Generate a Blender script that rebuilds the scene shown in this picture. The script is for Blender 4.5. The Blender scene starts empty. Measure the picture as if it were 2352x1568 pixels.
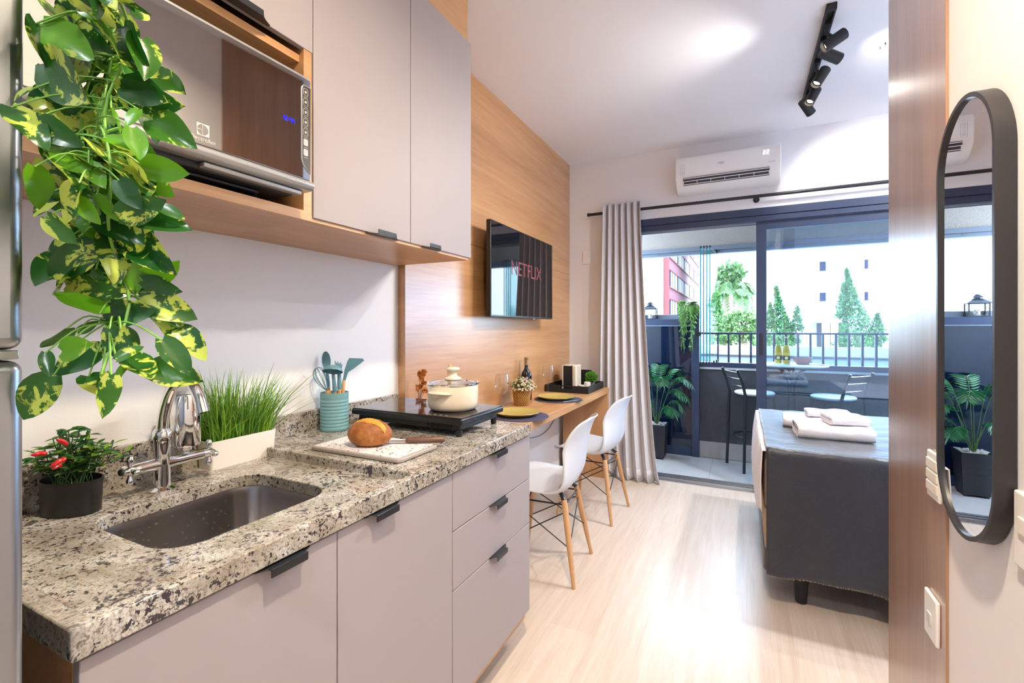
import bpy, bmesh, math, random
SKY_STRENGTH = 33.0
SUN_STRENGTH = 2.5
EXPOSURE = 0.25
DOWNLIGHTS_AND_FILLS = [(-.02, .60, 37, (1.0, .83, .58), 'recessed warm downlight over the kitchen passage'),
              (-.02, -.75, 20, (.92, .95, 1.0), 'added fill lamp behind the viewer'),  # unseen fill lamp, added only to brighten the room
              (1.30, 2.95, 42, (.84, .91, 1.0), 'added fill lamp over the bed nook')]  # no known fixture here; added fill for the nook and ceiling

import bpy, bmesh, math, random
from mathutils import Vector, Matrix
PI = math.pi
SC = bpy.context.scene
COL = SC.collection
RND = random.Random(7)

# ------------------------------------------------------------------ camera model (2352x1568 frame)
F_PX, CXP, CYP, CAM_H = 1070.0, 1176.0, 753.0, 1.27
YAW = math.atan((1706 - 1176) / F_PX)
CO, SI = math.cos(YAW), math.sin(YAW)
def ray(u, v):
    a = (u - CXP) / F_PX; b = (CYP - v) / F_PX
    return Vector((-SI + a * CO, CO + a * SI, b))
def at_depth(u, v, d): return Vector((0, 0, CAM_H)) + ray(u, v) * d
def at_y(u, v, y): r = ray(u, v); return Vector((0, 0, CAM_H)) + r * (y / r.y)

# ------------------------------------------------------------------ materials
def srgb(r, g, b):
    f = lambda c: (c / 12.92) if c <= 0.04045 else ((c + 0.055) / 1.055) ** 2.4
    return (f(r / 255), f(g / 255), f(b / 255), 1)
class Mat:
    def __init__(s, name):
        s.m = bpy.data.materials.new(name); s.m.use_nodes = True
        s.n = s.m.node_tree.nodes; s.l = s.m.node_tree.links
        s.p = s.n['Principled BSDF']
    def new(s, t, **kw):
        n = s.n.new(t)
        for k, v in kw.items():
            if hasattr(n, k): setattr(n, k, v)
            else: n.inputs[k.replace('_', ' ')].default_value = v
        return n
    def link(s, a, ao, b, bi): s.l.new(a.outputs[ao], b.inputs[bi])
    def coords(s, scale=(1, 1, 1), rot=(0, 0, 0)):
        tc = s.n.new('ShaderNodeTexCoord'); mp = s.n.new('ShaderNodeMapping')
        mp.inputs['Scale'].default_value = scale; mp.inputs['Rotation'].default_value = rot
        s.link(tc, 'Object', mp, 'Vector'); return mp
    def ramp(s, stops):
        r = s.n.new('ShaderNodeValToRGB'); e = r.color_ramp.elements
        while len(e) < len(stops): e.new(0.5)
        for i, (p, c) in enumerate(stops): e[i].position = p; e[i].color = c
        return r
    def bump(s, node, out, strength=0.1, dist=0.01):
        b = s.n.new('ShaderNodeBump'); b.inputs['Strength'].default_value = strength; b.inputs['Distance'].default_value = dist
        s.link(node, out, b, 'Height'); s.link(b, 'Normal', s.p, 'Normal')
def plain(name, col, rough=0.5, metal=0.0, bump=0, bscale=60, bscl3=None, spec=None, coat=0, sheen=0, trans=0, ior=None, var=0.0, vscale=8):
    M = Mat(name); p = M.p
    p.inputs['Base Color'].default_value = col; p.inputs['Roughness'].default_value = rough; p.inputs['Metallic'].default_value = metal
    if spec is not None: p.inputs['Specular IOR Level'].default_value = spec
    if coat: p.inputs['Coat Weight'].default_value = coat; p.inputs['Coat Roughness'].default_value = 0.08
    if sheen: p.inputs['Sheen Weight'].default_value = sheen; p.inputs['Sheen Roughness'].default_value = 0.4
    if trans: p.inputs['Transmission Weight'].default_value = trans
    if ior: p.inputs['IOR'].default_value = ior
    if bump or var:
        mp = M.coords(bscl3 or (1, 1, 1))
        if bump:
            nz = M.new('ShaderNodeTexNoise', Scale=bscale, Detail=3.0); M.link(mp, 'Vector', nz, 'Vector'); M.bump(nz, 'Fac', bump, 0.01)
        if var:
            n2 = M.new('ShaderNodeTexNoise', Scale=vscale, Detail=4.0); M.link(mp, 'Vector', n2, 'Vector')
            d = tuple(max(0, c * (1 - var)) for c in col[:3]) + (1,); h = tuple(min(1, c * (1 + var)) for c in col[:3]) + (1,)
            r = M.ramp([(0.3, d), (0.7, h)]); M.link(n2, 'Fac', r, 'Fac'); M.link(r, 'Color', p, 'Base Color')
    return M.m
def emit(name, col, strength):
    M = Mat(name); M.p.inputs['Base Color'].default_value = (0, 0, 0, 1)
    M.p.inputs['Emission Color'].default_value = col; M.p.inputs['Emission Strength'].default_value = strength
    return M.m
def wood(name, c0, c1, c2, grain='y', rough=0.35, fine=60, coat=0.0):
    """grain runs along the given axis"""
    M = Mat(name); p = M.p
    st = {'x': (0.35, 4, 4), 'y': (4, 0.35, 4), 'z': (4, 4, 0.35)}[grain]
    mp = M.coords(st)
    n1 = M.new('ShaderNodeTexNoise', Scale=2.2, Detail=5.0, Roughness=0.6, Distortion=0.6); M.link(mp, 'Vector', n1, 'Vector')
    mp2 = M.coords(tuple(v * (8 if v > 1 else 2.5) for v in st))
    n2 = M.new('ShaderNodeTexNoise', Scale=4.0, Detail=3.0); M.link(mp2, 'Vector', n2, 'Vector')
    mx = M.new('ShaderNodeMath', operation='MULTIPLY_ADD'); M.link(n2, 'Fac', mx, 0); mx.inputs[1].default_value = 0.35; 
    ad = M.new('ShaderNodeMath', operation='MULTIPLY'); M.link(n1, 'Fac', ad, 0); ad.inputs[1].default_value = 0.75
    M.link(ad, 'Value', mx, 2)
    r = M.ramp([(0.34, c0), (0.54, c1), (0.74, c2)]); M.link(mx, 'Value', r, 'Fac'); M.link(r, 'Color', p, 'Base Color')
    p.inputs['Roughness'].default_value = rough; p.inputs['Specular IOR Level'].default_value = 0.75
    if coat: p.inputs['Coat Weight'].default_value = coat; p.inputs['Coat Roughness'].default_value = 0.25
    M.bump(n2, 'Fac', 0.04, 0.004)
    return M.m
def granite(name):
    M = Mat(name); p = M.p
    mp = M.coords((1, 1, 1))
    def noise(scale, det=4.0, rough=.6, dist=0.0):
        n = M.new('ShaderNodeTexNoise', Scale=scale, Detail=det, Roughness=rough, Distortion=dist); M.link(mp, 'Vector', n, 'Vector'); return n
    big = noise(13.0, 6.0, .65)
    base = M.ramp([(0.32, srgb(140, 133, 122)), (0.5, srgb(176, 171, 163)), (0.66, srgb(205, 204, 203))]); M.link(big, 'Fac', base, 'Fac')
    mask = noise(10.0, 3.0)
    def layer(prev, out, n, lo, hi, col, k=0.0, amt=1.0):
        a = M.new('ShaderNodeMath', operation='MULTIPLY_ADD'); M.link(mask, 'Fac', a, 0); a.inputs[1].default_value = k; M.link(n, 'Fac', a, 2)
        r = M.ramp([(lo, (0, 0, 0, 1)), (hi, (amt, amt, amt, 1))]); M.link(a, 'Value', r, 'Fac')
        x = M.new('ShaderNodeMix', data_type='RGBA'); M.link(r, 'Color', x, 0); M.link(prev, out, x, 6); x.inputs[7].default_value = col; return x
    a = layer(base, 'Color', noise(230.0, 4.0, .7), 0.48, 0.60, srgb(132, 114, 96), amt=.75)
    b = layer(a, 2, noise(105.0, 5.0, .62, .3), 0.55, 0.63, srgb(98, 84, 76), amt=.8)
    c = layer(b, 2, noise(110.0, 3.0, .6, .2), 0.715, 0.765, srgb(54, 48, 52), k=.28)
    d = layer(c, 2, noise(50.0, 5.0, .7, .4), 0.80, 0.84, srgb(62, 58, 66), k=.36)
    e = layer(d, 2, noise(30.0, 2.0), 0.725, 0.75, srgb(84, 48, 50))
    M.link(e, 2, p, 'Base Color'); p.inputs['Roughness'].default_value = 0.09
    return M.m
def plank_floor(name):
    M = Mat(name); p = M.p
    mp = M.coords((1, 1, 1), (0, 0, PI / 2))
    br = M.new('ShaderNodeTexBrick'); M.link(mp, 'Vector', br, 'Vector')
    br.inputs['Scale'].default_value = 1.0; br.inputs['Brick Width'].default_value = 1.25; br.inputs['Row Height'].default_value = 0.185
    br.inputs['Mortar Size'].default_value = 0.0012; br.inputs['Mortar Smooth'].default_value = 0.3; br.inputs['Bias'].default_value = 0.0
    br.inputs['Color1'].default_value = (0.25, 0.25, 0.25, 1); br.inputs['Color2'].default_value = (0.75, 0.75, 0.75, 1); br.inputs['Mortar'].default_value = (0.0, 0.0, 0.0, 1)
    mg = M.coords((16, 0.9, 1))
    n1 = M.new('ShaderNodeTexNoise', Scale=2.0, Detail=6.0, Roughness=0.65, Distortion=0.5); M.link(mg, 'Vector', n1, 'Vector')
    mf = M.coords((120, 3, 1))
    n2 = M.new('ShaderNodeTexNoise', Scale=2.0, Detail=2.0); M.link(mf, 'Vector', n2, 'Vector')
    a = M.new('ShaderNodeMath', operation='MULTIPLY_ADD'); M.link(br, 'Color', a, 0); a.inputs[1].default_value = 0.22
    b = M.new('ShaderNodeMath', operation='MULTIPLY_ADD'); M.link(n1, 'Fac', b, 0); b.inputs[1].default_value = 0.7
    c = M.new('ShaderNodeMath', operation='MULTIPLY'); M.link(n2, 'Fac', c, 0); c.inputs[1].default_value = 0.3
    M.link(c, 'Value', b, 2); M.link(b, 'Value', a, 2)
    r = M.ramp([(0.3, srgb(178, 156, 138)), (0.55, srgb(198, 180, 164)), (0.85, srgb(213, 199, 187))]); M.link(a, 'Value', r, 'Fac'); M.link(r, 'Color', p, 'Base Color')
    p.inputs['Roughness'].default_value = 0.3
    M.bump(a, 'Value', 0.05, 0.003)
    return M.m
def glass_pane(name, tint=(0.9, 0.96, 1.0, 1), refl=1.5):
    M = Mat(name); M.n.remove(M.p)
    out = M.n['Material Output']
    t = M.new('ShaderNodeBsdfTransparent'); t.inputs['Color'].default_value = tint
    g = M.new('ShaderNodeBsdfGlossy'); g.inputs['Roughness'].default_value = 0.0; g.inputs['Color'].default_value = (1, 1, 1, 1)
    lw = M.new('ShaderNodeLayerWeight'); lw.inputs['Blend'].default_value = 0.5
    pw = M.new('ShaderNodeMath', operation='POWER'); M.link(lw, 'Facing', pw, 0); pw.inputs[1].default_value = 4.5
    r0 = ((refl - 1) / (refl + 1)) ** 2
    f = M.new('ShaderNodeMath', operation='MULTIPLY_ADD'); M.link(pw, 'Value', f, 0); f.inputs[1].default_value = 1 - r0; f.inputs[2].default_value = r0
    mx = M.new('ShaderNodeMixShader'); M.link(f, 'Value', mx, 0); M.link(t, 'BSDF', mx, 1); M.link(g, 'BSDF', mx, 2); M.link(mx, 'Shader', out, 'Surface')
    return M.m
def fabric(name, col, col2=None, scale=500, rough=0.9, sheen=0.0, bump=0.15, wrinkle=0.0):
    M = Mat(name); p = M.p
    mp = M.coords((1, 1, 1))
    n = M.new('ShaderNodeTexNoise', Scale=float(scale), Detail=2.0); M.link(mp, 'Vector', n, 'Vector')
    if col2:
        r = M.ramp([(0.35, col), (0.65, col2)]); M.link(n, 'Fac', r, 'Fac'); M.link(r, 'Color', p, 'Base Color')
    else: p.inputs['Base Color'].default_value = col
    p.inputs['Roughness'].default_value = rough
    if sheen: p.inputs['Sheen Weight'].default_value = sheen; p.inputs['Sheen Roughness'].default_value = 0.5
    if wrinkle:
        m2 = M.coords((9, 26, 9)); w = M.new('ShaderNodeTexNoise', Scale=1.6, Detail=3.0, Distortion=0.4); M.link(m2, 'Vector', w, 'Vector'); M.bump(w, 'Fac', wrinkle, 0.02)
    else: M.bump(n, 'Fac', bump, 0.002)
    return M.m
def leafmat(name, dark, light, pale, rough=0.32):
    """leaf colours from the 'leaf' attribute: R tone, G patch seed, B how much pale patches"""
    M = Mat(name); p = M.p
    at = M.new('ShaderNodeAttribute', attribute_name='leaf')
    sp = M.new('ShaderNodeSeparateColor'); M.link(at, 'Color', sp, 'Color')
    m1 = M.new('ShaderNodeMix', data_type='RGBA'); M.link(sp, 'Red', m1, 0); m1.inputs[6].default_value = dark; m1.inputs[7].default_value = light
    mp = M.coords((1, 1, 1)); n = M.new('ShaderNodeTexNoise', Scale=34.0, Detail=5.0, Roughness=0.6, Distortion=0.6); M.link(mp, 'Vector', n, 'Vector')
    ad = M.new('ShaderNodeMath', operation='MULTIPLY_ADD'); M.link(sp, 'Blue', ad, 0); ad.inputs[1].default_value = 0.34; M.link(n, 'Fac', ad, 2)
    r = M.ramp([(0.66, (0, 0, 0, 1)), (0.69, (1, 1, 1, 1))]); M.link(ad, 'Value', r, 'Fac')
    m2 = M.new('ShaderNodeMix', data_type='RGBA'); M.link(r, 'Color', m2, 0); M.link(m1, 2, m2, 6); m2.inputs[7].default_value = pale
    M.link(m2, 2, p, 'Base Color'); p.inputs['Roughness'].default_value = rough
    n3 = M.new('ShaderNodeTexNoise', Scale=160.0, Detail=2.0); M.link(mp, 'Vector', n3, 'Vector'); M.bump(n3, 'Fac', 0.06, 0.003)
    p.inputs['Subsurface Weight'].default_value = 0.0
    # thin leaves let some light through
    tr = M.new('ShaderNodeBsdfTranslucent'); M.link(m2, 2, tr, 'Color')
    mx = M.new('ShaderNodeMixShader'); mx.inputs[0].default_value = 0.3
    M.link(p, 'BSDF', mx, 1); M.link(tr, 'BSDF', mx, 2); M.link(mx, 'Shader', M.n['Material Output'], 'Surface')
    return M.m

# ------------------------------------------------------------------ mesh builder
class MB:
    def __init__(s): s.v = []; s.f = []; s.c = None; s.cols = {}
    def add(s, vs, fs):
        o = len(s.v); s.v += [Vector(v) for v in vs]; s.f += [tuple(o + i for i in f) for f in fs]; return s
    def box(s, x0, x1, y0, y1, z0, z1):
        return s.add([(x0,y0,z0),(x1,y0,z0),(x1,y1,z0),(x0,y1,z0),(x0,y0,z1),(x1,y0,z1),(x1,y1,z1),(x0,y1,z1)],
                     [(0,3,2,1),(4,5,6,7),(0,1,5,4),(1,2,6,5),(2,3,7,6),(3,0,4,7)])
    def prism(s, pts, axis, a0, a1):
        """polygon pts (p,q) extruded along axis: x->(y,z), y->(x,z), z->(x,y)"""
        def mk(p, q, a): return {'x': (a, p, q), 'y': (p, a, q), 'z': (p, q, a)}[axis]
        n = len(pts); vs = [mk(p, q, a0) for p, q in pts] + [mk(p, q, a1) for p, q in pts]
        fs = [tuple(range(n)), tuple(range(2 * n - 1, n - 1, -1))] + [(i, (i + 1) % n, n + (i + 1) % n, n + i) for i in range(n)]
        return s.add(vs, fs)
    def tube(s, pts, r, seg=10, cap=True, closed=False):
        pts = [Vector(p) for p in pts]; n = len(pts); rs = r if isinstance(r, (list, tuple)) else [r] * n
        vs = []; fs = []; prev = None
        for i, p in enumerate(pts):
            if closed: d = pts[(i + 1) % n] - pts[i - 1]
            else: d = pts[min(i + 1, n - 1)] - pts[max(i - 1, 0)]
            d = d.normalized() if d.length > 1e-9 else Vector((0, 0, 1))
            if prev is None:
                a = Vector((0, 0, 1)) if abs(d.z) < 0.9 else Vector((1, 0, 0)); u = d.cross(a).normalized()
            else:
                u = prev - d * prev.dot(d); u = u.normalized() if u.length > 1e-6 else d.orthogonal().normalized()
            prev = u; w = d.cross(u)
            for k in range(seg):
                t = 2 * PI * k / seg; vs.append(p + (u * math.cos(t) + w * math.sin(t)) * rs[i])
        m = n if closed else n - 1
        for i in range(m):
            j = (i + 1) % n
            for k in range(seg): fs.append((i*seg+k, i*seg+(k+1)%seg, j*seg+(k+1)%seg, j*seg+k))
        if cap and not closed: fs.append(tuple(range(seg - 1, -1, -1))); fs.append(tuple(range((n-1)*seg, n*seg)))
        return s.add(vs, fs)
    def lathe(s, prof, c=(0, 0, 0), seg=28, sx=1.0, sy=1.0, M=None):
        vs = []; fs = []
        for r, z in prof:
            for k in range(seg):
                t = 2 * PI * k / seg; p = Vector((r * math.cos(t) * sx, r * math.sin(t) * sy, z))
                vs.append((M @ p if M else p) + Vector(c))
        n = len(prof)
        for i in range(n - 1):
            for k in range(seg): fs.append((i*seg+k, i*seg+(k+1)%seg, (i+1)*seg+(k+1)%seg, (i+1)*seg+k))
        if prof[0][0] > 1e-6: fs.append(tuple(range(seg - 1, -1, -1)))
        if prof[-1][0] > 1e-6: fs.append(tuple(range((n-1)*seg, n*seg)))
        return s.add(vs, fs)
    def sphere(s, c, r, seg=14, ring=8):
        r = r if isinstance(r, (list, tuple)) else (r, r, r); c = Vector(c); vs = []; fs = []
        for i in range(ring + 1):
            a = PI * i / ring
            for k in range(seg):
                t = 2 * PI * k / seg; vs.append(c + Vector((r[0]*math.sin(a)*math.cos(t), r[1]*math.sin(a)*math.sin(t), r[2]*math.cos(a))))
        for i in range(ring):
            for k in range(seg): fs.append((i*seg+k, (i+1)*seg+k, (i+1)*seg+(k+1)%seg, i*seg+(k+1)%seg))
        return s.add(vs, fs)
    def grid(s, fn, nu, nv):
        vs = [fn(i / (nu - 1), j / (nv - 1)) for j in range(nv) for i in range(nu)]
        return s.add(vs, [(j*nu+i, j*nu+i+1, (j+1)*nu+i+1, (j+1)*nu+i) for j in range(nv-1) for i in range(nu-1)])
    def xf(s, M, start=0):
        for i in range(start, len(s.v)): s.v[i] = M @ s.v[i]
        return s
    def col(s, start, rgb):
        s.cols[start] = rgb; return s
    def build(s, name, mat, parent=None, smooth=35, bevel=0.0, solid=0.0, sub=0, off=None, seg=2, soff=0):
        me = bpy.data.meshes.new(name)
        off = Vector(off) if off is not None else (OFF.get(parent.name, Vector()) if parent else Vector())
        me.from_pydata([v - off for v in s.v], [], s.f); me.validate()
        if s.cols:
            ca = me.color_attributes.new('leaf', 'FLOAT_COLOR', 'POINT'); ks = sorted(s.cols); j = 0
            for i in range(len(me.vertices)):
                while j + 1 < len(ks) and ks[j + 1] <= i: j += 1
                ca.data[i].color = tuple(s.cols[ks[j]]) + (1,)
        bm = bmesh.new(); bm.from_mesh(me)
        bmesh.ops.remove_doubles(bm, verts=bm.verts, dist=1e-6)
        if not s.cols: bmesh.ops.recalc_face_normals(bm, faces=bm.faces)
        bm.to_mesh(me); bm.free()
        if smooth:
            for p in me.polygons: p.use_smooth = True
            me.set_sharp_from_angle(angle=math.radians(smooth))
        me.materials.append(mat)
        o = bpy.data.objects.new(name, me); COL.objects.link(o)
        if parent: o.parent = parent; OFF[o.name] = OFF.get(parent.name, Vector())
        else: o.location = off
        if bevel:
            b = o.modifiers.new('bevel', 'BEVEL'); b.width = bevel; b.segments = seg; b.limit_method = 'ANGLE'; b.angle_limit = math.radians(40); b.harden_normals = False
        if solid:
            b = o.modifiers.new('solid', 'SOLIDIFY'); b.thickness = solid; b.offset = soff
        if sub:
            b = o.modifiers.new('sub', 'SUBSURF'); b.levels = sub; b.render_levels = sub
        return o
OFF = {}
def tag(o, label=None, cat=None, group=None, kind=None):
    if label: o['label'] = label
    if cat: o['category'] = cat
    if group: o['group'] = group
    if kind: o['kind'] = kind
    return o
def thing(name, label, cat, loc=(0, 0, 0), rz=0, group=None, kind=None, world=True):
    """Empty at the base; with world=True parts are given in room coordinates"""
    o = bpy.data.objects.new(name, None); COL.objects.link(o); o.empty_display_size = 0.05
    o.location = loc; o.rotation_euler = (0, 0, rz)
    OFF[o.name] = Vector(loc) if world else Vector()
    return tag(o, label, cat, group, kind)
def struct(name, mb, mat, label=None, bevel=0, smooth=35):
    o = mb.build(name, mat, None, smooth, bevel); tag(o, label, None, None, 'structure'); return o
def copy_tree(o, parent=None):
    c = o.copy(); COL.objects.link(c)
    if parent: c.parent = parent
    OFF[c.name] = OFF.get(o.name, Vector())
    for ch in list(o.children):
        if ch is not c: copy_tree(ch, c)
    return c
def lettering(name, body, size, mat, parent, origin, right, up, depth=0.001, align='CENTER', off=None):
    cu = bpy.data.curves.new(name, 'FONT'); cu.body = body; cu.size = size; cu.align_x = align; cu.align_y = 'CENTER'; cu.extrude = depth
    o = bpy.data.objects.new(name + '_src', cu); COL.objects.link(o)
    dg = bpy.context.evaluated_depsgraph_get(); me = bpy.data.meshes.new_from_object(o.evaluated_get(dg))
    bpy.data.objects.remove(o); bpy.data.curves.remove(cu)
    r = Vector(right).normalized(); u = Vector(up).normalized(); n = r.cross(u)
    Mx = Matrix(((r.x, u.x, n.x, origin[0]), (r.y, u.y, n.y, origin[1]), (r.z, u.z, n.z, origin[2]), (0, 0, 0, 1)))
    me.transform(Mx); of = OFF.get(parent.name, Vector()); me.transform(Matrix.Translation(-of))
    me.materials.clear(); me.materials.append(mat); me.name = name
    t = bpy.data.objects.new(name, me); COL.objects.link(t); t.parent = parent; OFF[t.name] = of
    return t
SEG7 = {'0': 'abcdef', '1': 'bc', '2': 'abged', '3': 'abgcd', '4': 'fgbc', '5': 'afgcd', '6': 'afgedc', '7': 'abc', '8': 'abcdefg', '9': 'abcdfg', ':': ''}
def seven(mb, text, o, r, u, h):
    """seven segment digits; o lower left, r right, u up"""
    o = Vector(o); r = Vector(r).normalized(); u = Vector(u).normalized(); n = r.cross(u); w = h * 0.55; t = h * 0.10; x = 0
    def bar(x0, y0, x1, y1):
        p = [o + r * a + u * b + n * c for c in (0, 0.0012) for a, b in ((x0, y0), (x1, y0), (x1, y1), (x0, y1))]
        mb.add(p, [(3, 2, 1, 0), (4, 5, 6, 7), (0, 1, 5, 4), (1, 2, 6, 5), (2, 3, 7, 6), (3, 0, 4, 7)])
    for ch in text:
        if ch == ':':
            bar(x, h * .28, x + t, h * .28 + t); bar(x, h * .62, x + t, h * .62 + t); x += t * 2.6; continue
        g = t * .6
        S = {'a': (x+g, h-t, x+w-g, h), 'g': (x+g, h/2-t/2, x+w-g, h/2+t/2), 'd': (x+g, 0, x+w-g, t),
             'f': (x, h/2+g/2, x+t, h-g), 'b': (x+w-t, h/2+g/2, x+w, h-g), 'e': (x, g, x+t, h/2-g/2), 'c': (x+w-t, g, x+w, h/2-g/2)}
        for k in SEG7[ch]: bar(*S[k])
        x += w + t * 2.2
def rrect(x0, x1, y0, y1, r, n=8):
    pts = []
    for cx, cy, a0 in ((x1-r, y0+r, -PI/2), (x1-r, y1-r, 0), (x0+r, y1-r, PI/2), (x0+r, y0+r, PI)):
        for k in range(n + 1):
            a = a0 + PI / 2 * k / n; pts.append((cx + r * math.cos(a), cy + r * math.sin(a)))
    return pts
def bez(p0, p1, p2, p3, n=12):
    p0, p1, p2, p3 = map(Vector, (p0, p1, p2, p3)); out = []
    for i in range(n + 1):
        t = i / n; out.append(p0*(1-t)**3 + p1*3*t*(1-t)**2 + p2*3*t*t*(1-t) + p3*t**3)
    return out
# ------------------------------------------------------------------ palette
m_wall = plain('white_paint', srgb(235, 235, 239), 0.75, bump=0.03, bscale=180)
m_ceil = plain('ceiling_paint', srgb(243, 246, 252), 0.85)
m_floor = plank_floor('oak_laminate')
W0, W1, W2 = srgb(164, 116, 72), srgb(186, 138, 92), srgb(202, 156, 110)
m_woodh = wood('oak_panel_horizontal', W0, W1, W2, 'y', 0.30, coat=.5)
m_woodv = wood('oak_panel_vertical', srgb(136, 100, 76), srgb(158, 120, 94), srgb(176, 138, 110), 'z', 0.30, coat=.9)
m_woodc = wood('oak_cabinet', W0, W1, W2, 'y', 0.38)
m_woodleg = wood('beech', srgb(178, 130, 86), srgb(194, 148, 104), srgb(206, 164, 122), 'z', 0.4)
m_greige = plain('greige_laminate', srgb(154, 145, 147), 0.55, bump=0.02, bscale=90, bscl3=(1, 1, 0.15))
m_black = plain('black_metal', srgb(30, 32, 38), 0.35)
m_matblk = plain('matte_black', srgb(24, 24, 28), 0.55)
m_anth = plain('anthracite_aluminium', srgb(46, 58, 86), 0.38)
m_gran = granite('beige_granite')
m_chrome = plain('chrome', (0.85, 0.85, 0.86, 1), 0.06, 1.0)
m_steel = plain('brushed_steel', (0.5, 0.5, 0.5, 1), 0.28, 1.0, bump=0.02, bscale=200, bscl3=(1, 1, 0.05))
m_sink = plain('sink_steel', (0.42, 0.39, 0.38, 1), 0.24, 1.0)
m_fridge = plain('fridge_steel', (0.40, 0.41, 0.43, 1), 0.32, 1.0, bump=0.01, bscale=150, bscl3=(1, 0.05, 1))
m_silver = plain('silver_plastic', srgb(176, 176, 178), 0.3, 0.6)
m_white = plain('white_plastic', srgb(238, 238, 238), 0.35)
m_whitec = plain('white_ceramic', srgb(236, 230, 222), 0.3)
m_tilef = plain('balcony_tile', srgb(176, 176, 178), 0.45, bump=0.03, bscale=80, var=0.04)
m_stucco = plain('grey_stucco', srgb(74, 74, 78), 0.9, bump=0.6, bscale=160)
m_beam = plain('beige_stucco', srgb(180, 170, 162), 0.9, bump=0.5, bscale=120)
m_glass = plain('clear_glass', (1, 1, 1, 1), 0.0, trans=1.0, ior=1.45)
m_bluealu = plain('grey_blue_aluminium', srgb(126, 134, 148), 0.4)

CEIL = 2.755; YB = 4.05; XL = -1.46; XP = -1.418; XR = 0.432
# ------------------------------------------------------------------ room shell
struct('floor', MB().box(XL - .1, 2.3, -1.9, YB + .02, -.06, 0), m_floor, 'light oak plank floor')
struct('ceiling', MB().box(XL - .1, 2.3, -1.9, YB + .12, CEIL, CEIL + .1), m_ceil, 'smooth white ceiling')
struct('wall_left', MB().box(XL - .1, XL, -1.9, YB, 0, CEIL), m_wall, 'white wall behind the kitchen')
struct('wall_rear', MB().box(XL, XR + .1, -1.9, -1.8, 0, CEIL), m_wall)
struct('wall_right', MB().box(XR, XR + .1, -1.8, 1.893, 0, CEIL), m_wall, 'white wall carrying the long mirror')
struct('wall_nook', MB().box(XR + .1, 2.3, 1.79, 1.893, 0, CEIL), m_wall)
struct('wall_far', MB().box(2.2, 2.3, 1.893, YB, 0, CEIL), m_wall)
wb = MB(); wb.box(XL - .1, -.86, YB, YB + .12, 0, CEIL); wb.box(-.86, 1.76, YB, YB + .12, 2.192, CEIL); wb.box(1.76, 2.3, YB, YB + .12, 0, CEIL)
struct('wall_back', wb, m_wall, 'white wall above and beside the balcony door')
# oak panelling on the left wall, end of it hidden behind the cupboards
tp = MB(); tp.box(XL, XP, 1.735, YB, .72, 1.753); tp.box(XL, XP, 1.735, YB, 1.756, CEIL); tp.box(XL, XP - .004, 1.738, YB, 1.75, 1.76)
struct('trim_1', tp, m_woodh, 'oak wall panel behind the television')
struct('trim_2', MB().box(XL, -1.086, .28, 1.752, 2.5, CEIL), m_woodh, 'oak filler above the wall cupboards')
rp = MB(); rp.box(XR - .006, XR + .106, 1.429, 1.905, 0, CEIL)
struct('trim_3', rp, m_woodv, 'oak cladding on the end of the right wall')
# ------------------------------------------------------------------ balcony shell
struct('floor_balcony', MB().box(-1.9, 2.6, YB + .02, 4.98, -.06, -.004), m_tilef, 'pale balcony floor tile')
gj = MB(); gj.box(-.262, -.258, YB + .22, 4.96, -.0045, -.0035)
for gx in (.34, .94): gj.box(gx - .002, gx + .002, YB + .22, 4.96, -.0045, -.0035)
struct('trim_4', gj, plain('grout', srgb(150, 150, 152), 0.9))
sk = MB(); sk.box(-.382, 2.6, 4.952, 4.97, 0, .155)
struct('baseboard_back', sk, plain('skirting_tile', srgb(158, 152, 150), 0.5, var=0.05), 'pale tile skirting below the parapet')
struct('wall_parapet', MB().box(-.382, 2.6, 4.97, 5.12, -.06, .866), m_stucco, 'dark grey stucco balcony parapet')
struct('trim_5', MB().box(-.382, 2.6, 4.955, 5.13, .866, .886), plain('pale_stone', srgb(196, 192, 190), 0.6, bump=0.2, bscale=90))
struct('ceiling_balcony', MB().box(-1.9, 2.6, YB + .12, 5.15, 2.62, CEIL + .1), m_beam)
struct('wall_beam', MB().box(-1.9, 2.6, 4.96, 5.15, 2.07, 2.62), m_beam, 'beige beam over the balcony opening')
tk = MB(); tk.box(-1.9, 2.6, 4.93, 5.03, 2.03, 2.07); tk.box(-1.9, 2.6, 4.945, 5.015, 1.998, 2.03); tk.box(-.80, -.76, 4.94, 4.944, 2.012, 2.02)
struct('trim_6', tk, m_bluealu, 'aluminium track for the folding balcony glass', 0.003)
struct('wall_balcony_left', MB().box(-1.9, -1.75, YB + .12, 5.1, 0, 1.3), m_stucco)
struct('wall_balcony_right', MB().box(2.5, 2.6, YB + .12, 5.1, -.06, 2.62), m_stucco)

# ------------------------------------------------------------------ sliding balcony door
dr = thing('door_1', 'dark aluminium sliding door to the balcony', None, (.3, YB, 0), kind='structure')
d = MB(); d.box(-.86, 1.76, YB - .004, YB + .16, 2.135, 2.192); d.box(-.86, 1.76, YB + .004, YB + .16, 2.092, 2.133)
d.box(-.86, -.80, YB, YB + .16, 0, 2.1); d.box(1.70, 1.76, YB, YB + .16, 0, 2.1)
d.build('door_frame', m_anth, dr, bevel=.002)
d = MB()
for y in (YB + .035, YB + .085): d.box(-.80, 1.7, y - .004, y + .004, 2.078, 2.092)
d.build('head_track', m_bluealu, dr)
d = MB(); d.box(-.80, 1.7, YB - .02, YB + .165, 0, .006)
for y in (YB + .035, YB + .085, YB + .135): d.box(-.80, 1.7, y - .008, y + .008, .006, .018)
d.build('floor_track', plain('track_aluminium', (.55, .55, .57, 1), .25, 1.0), dr, bevel=.001)
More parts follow.
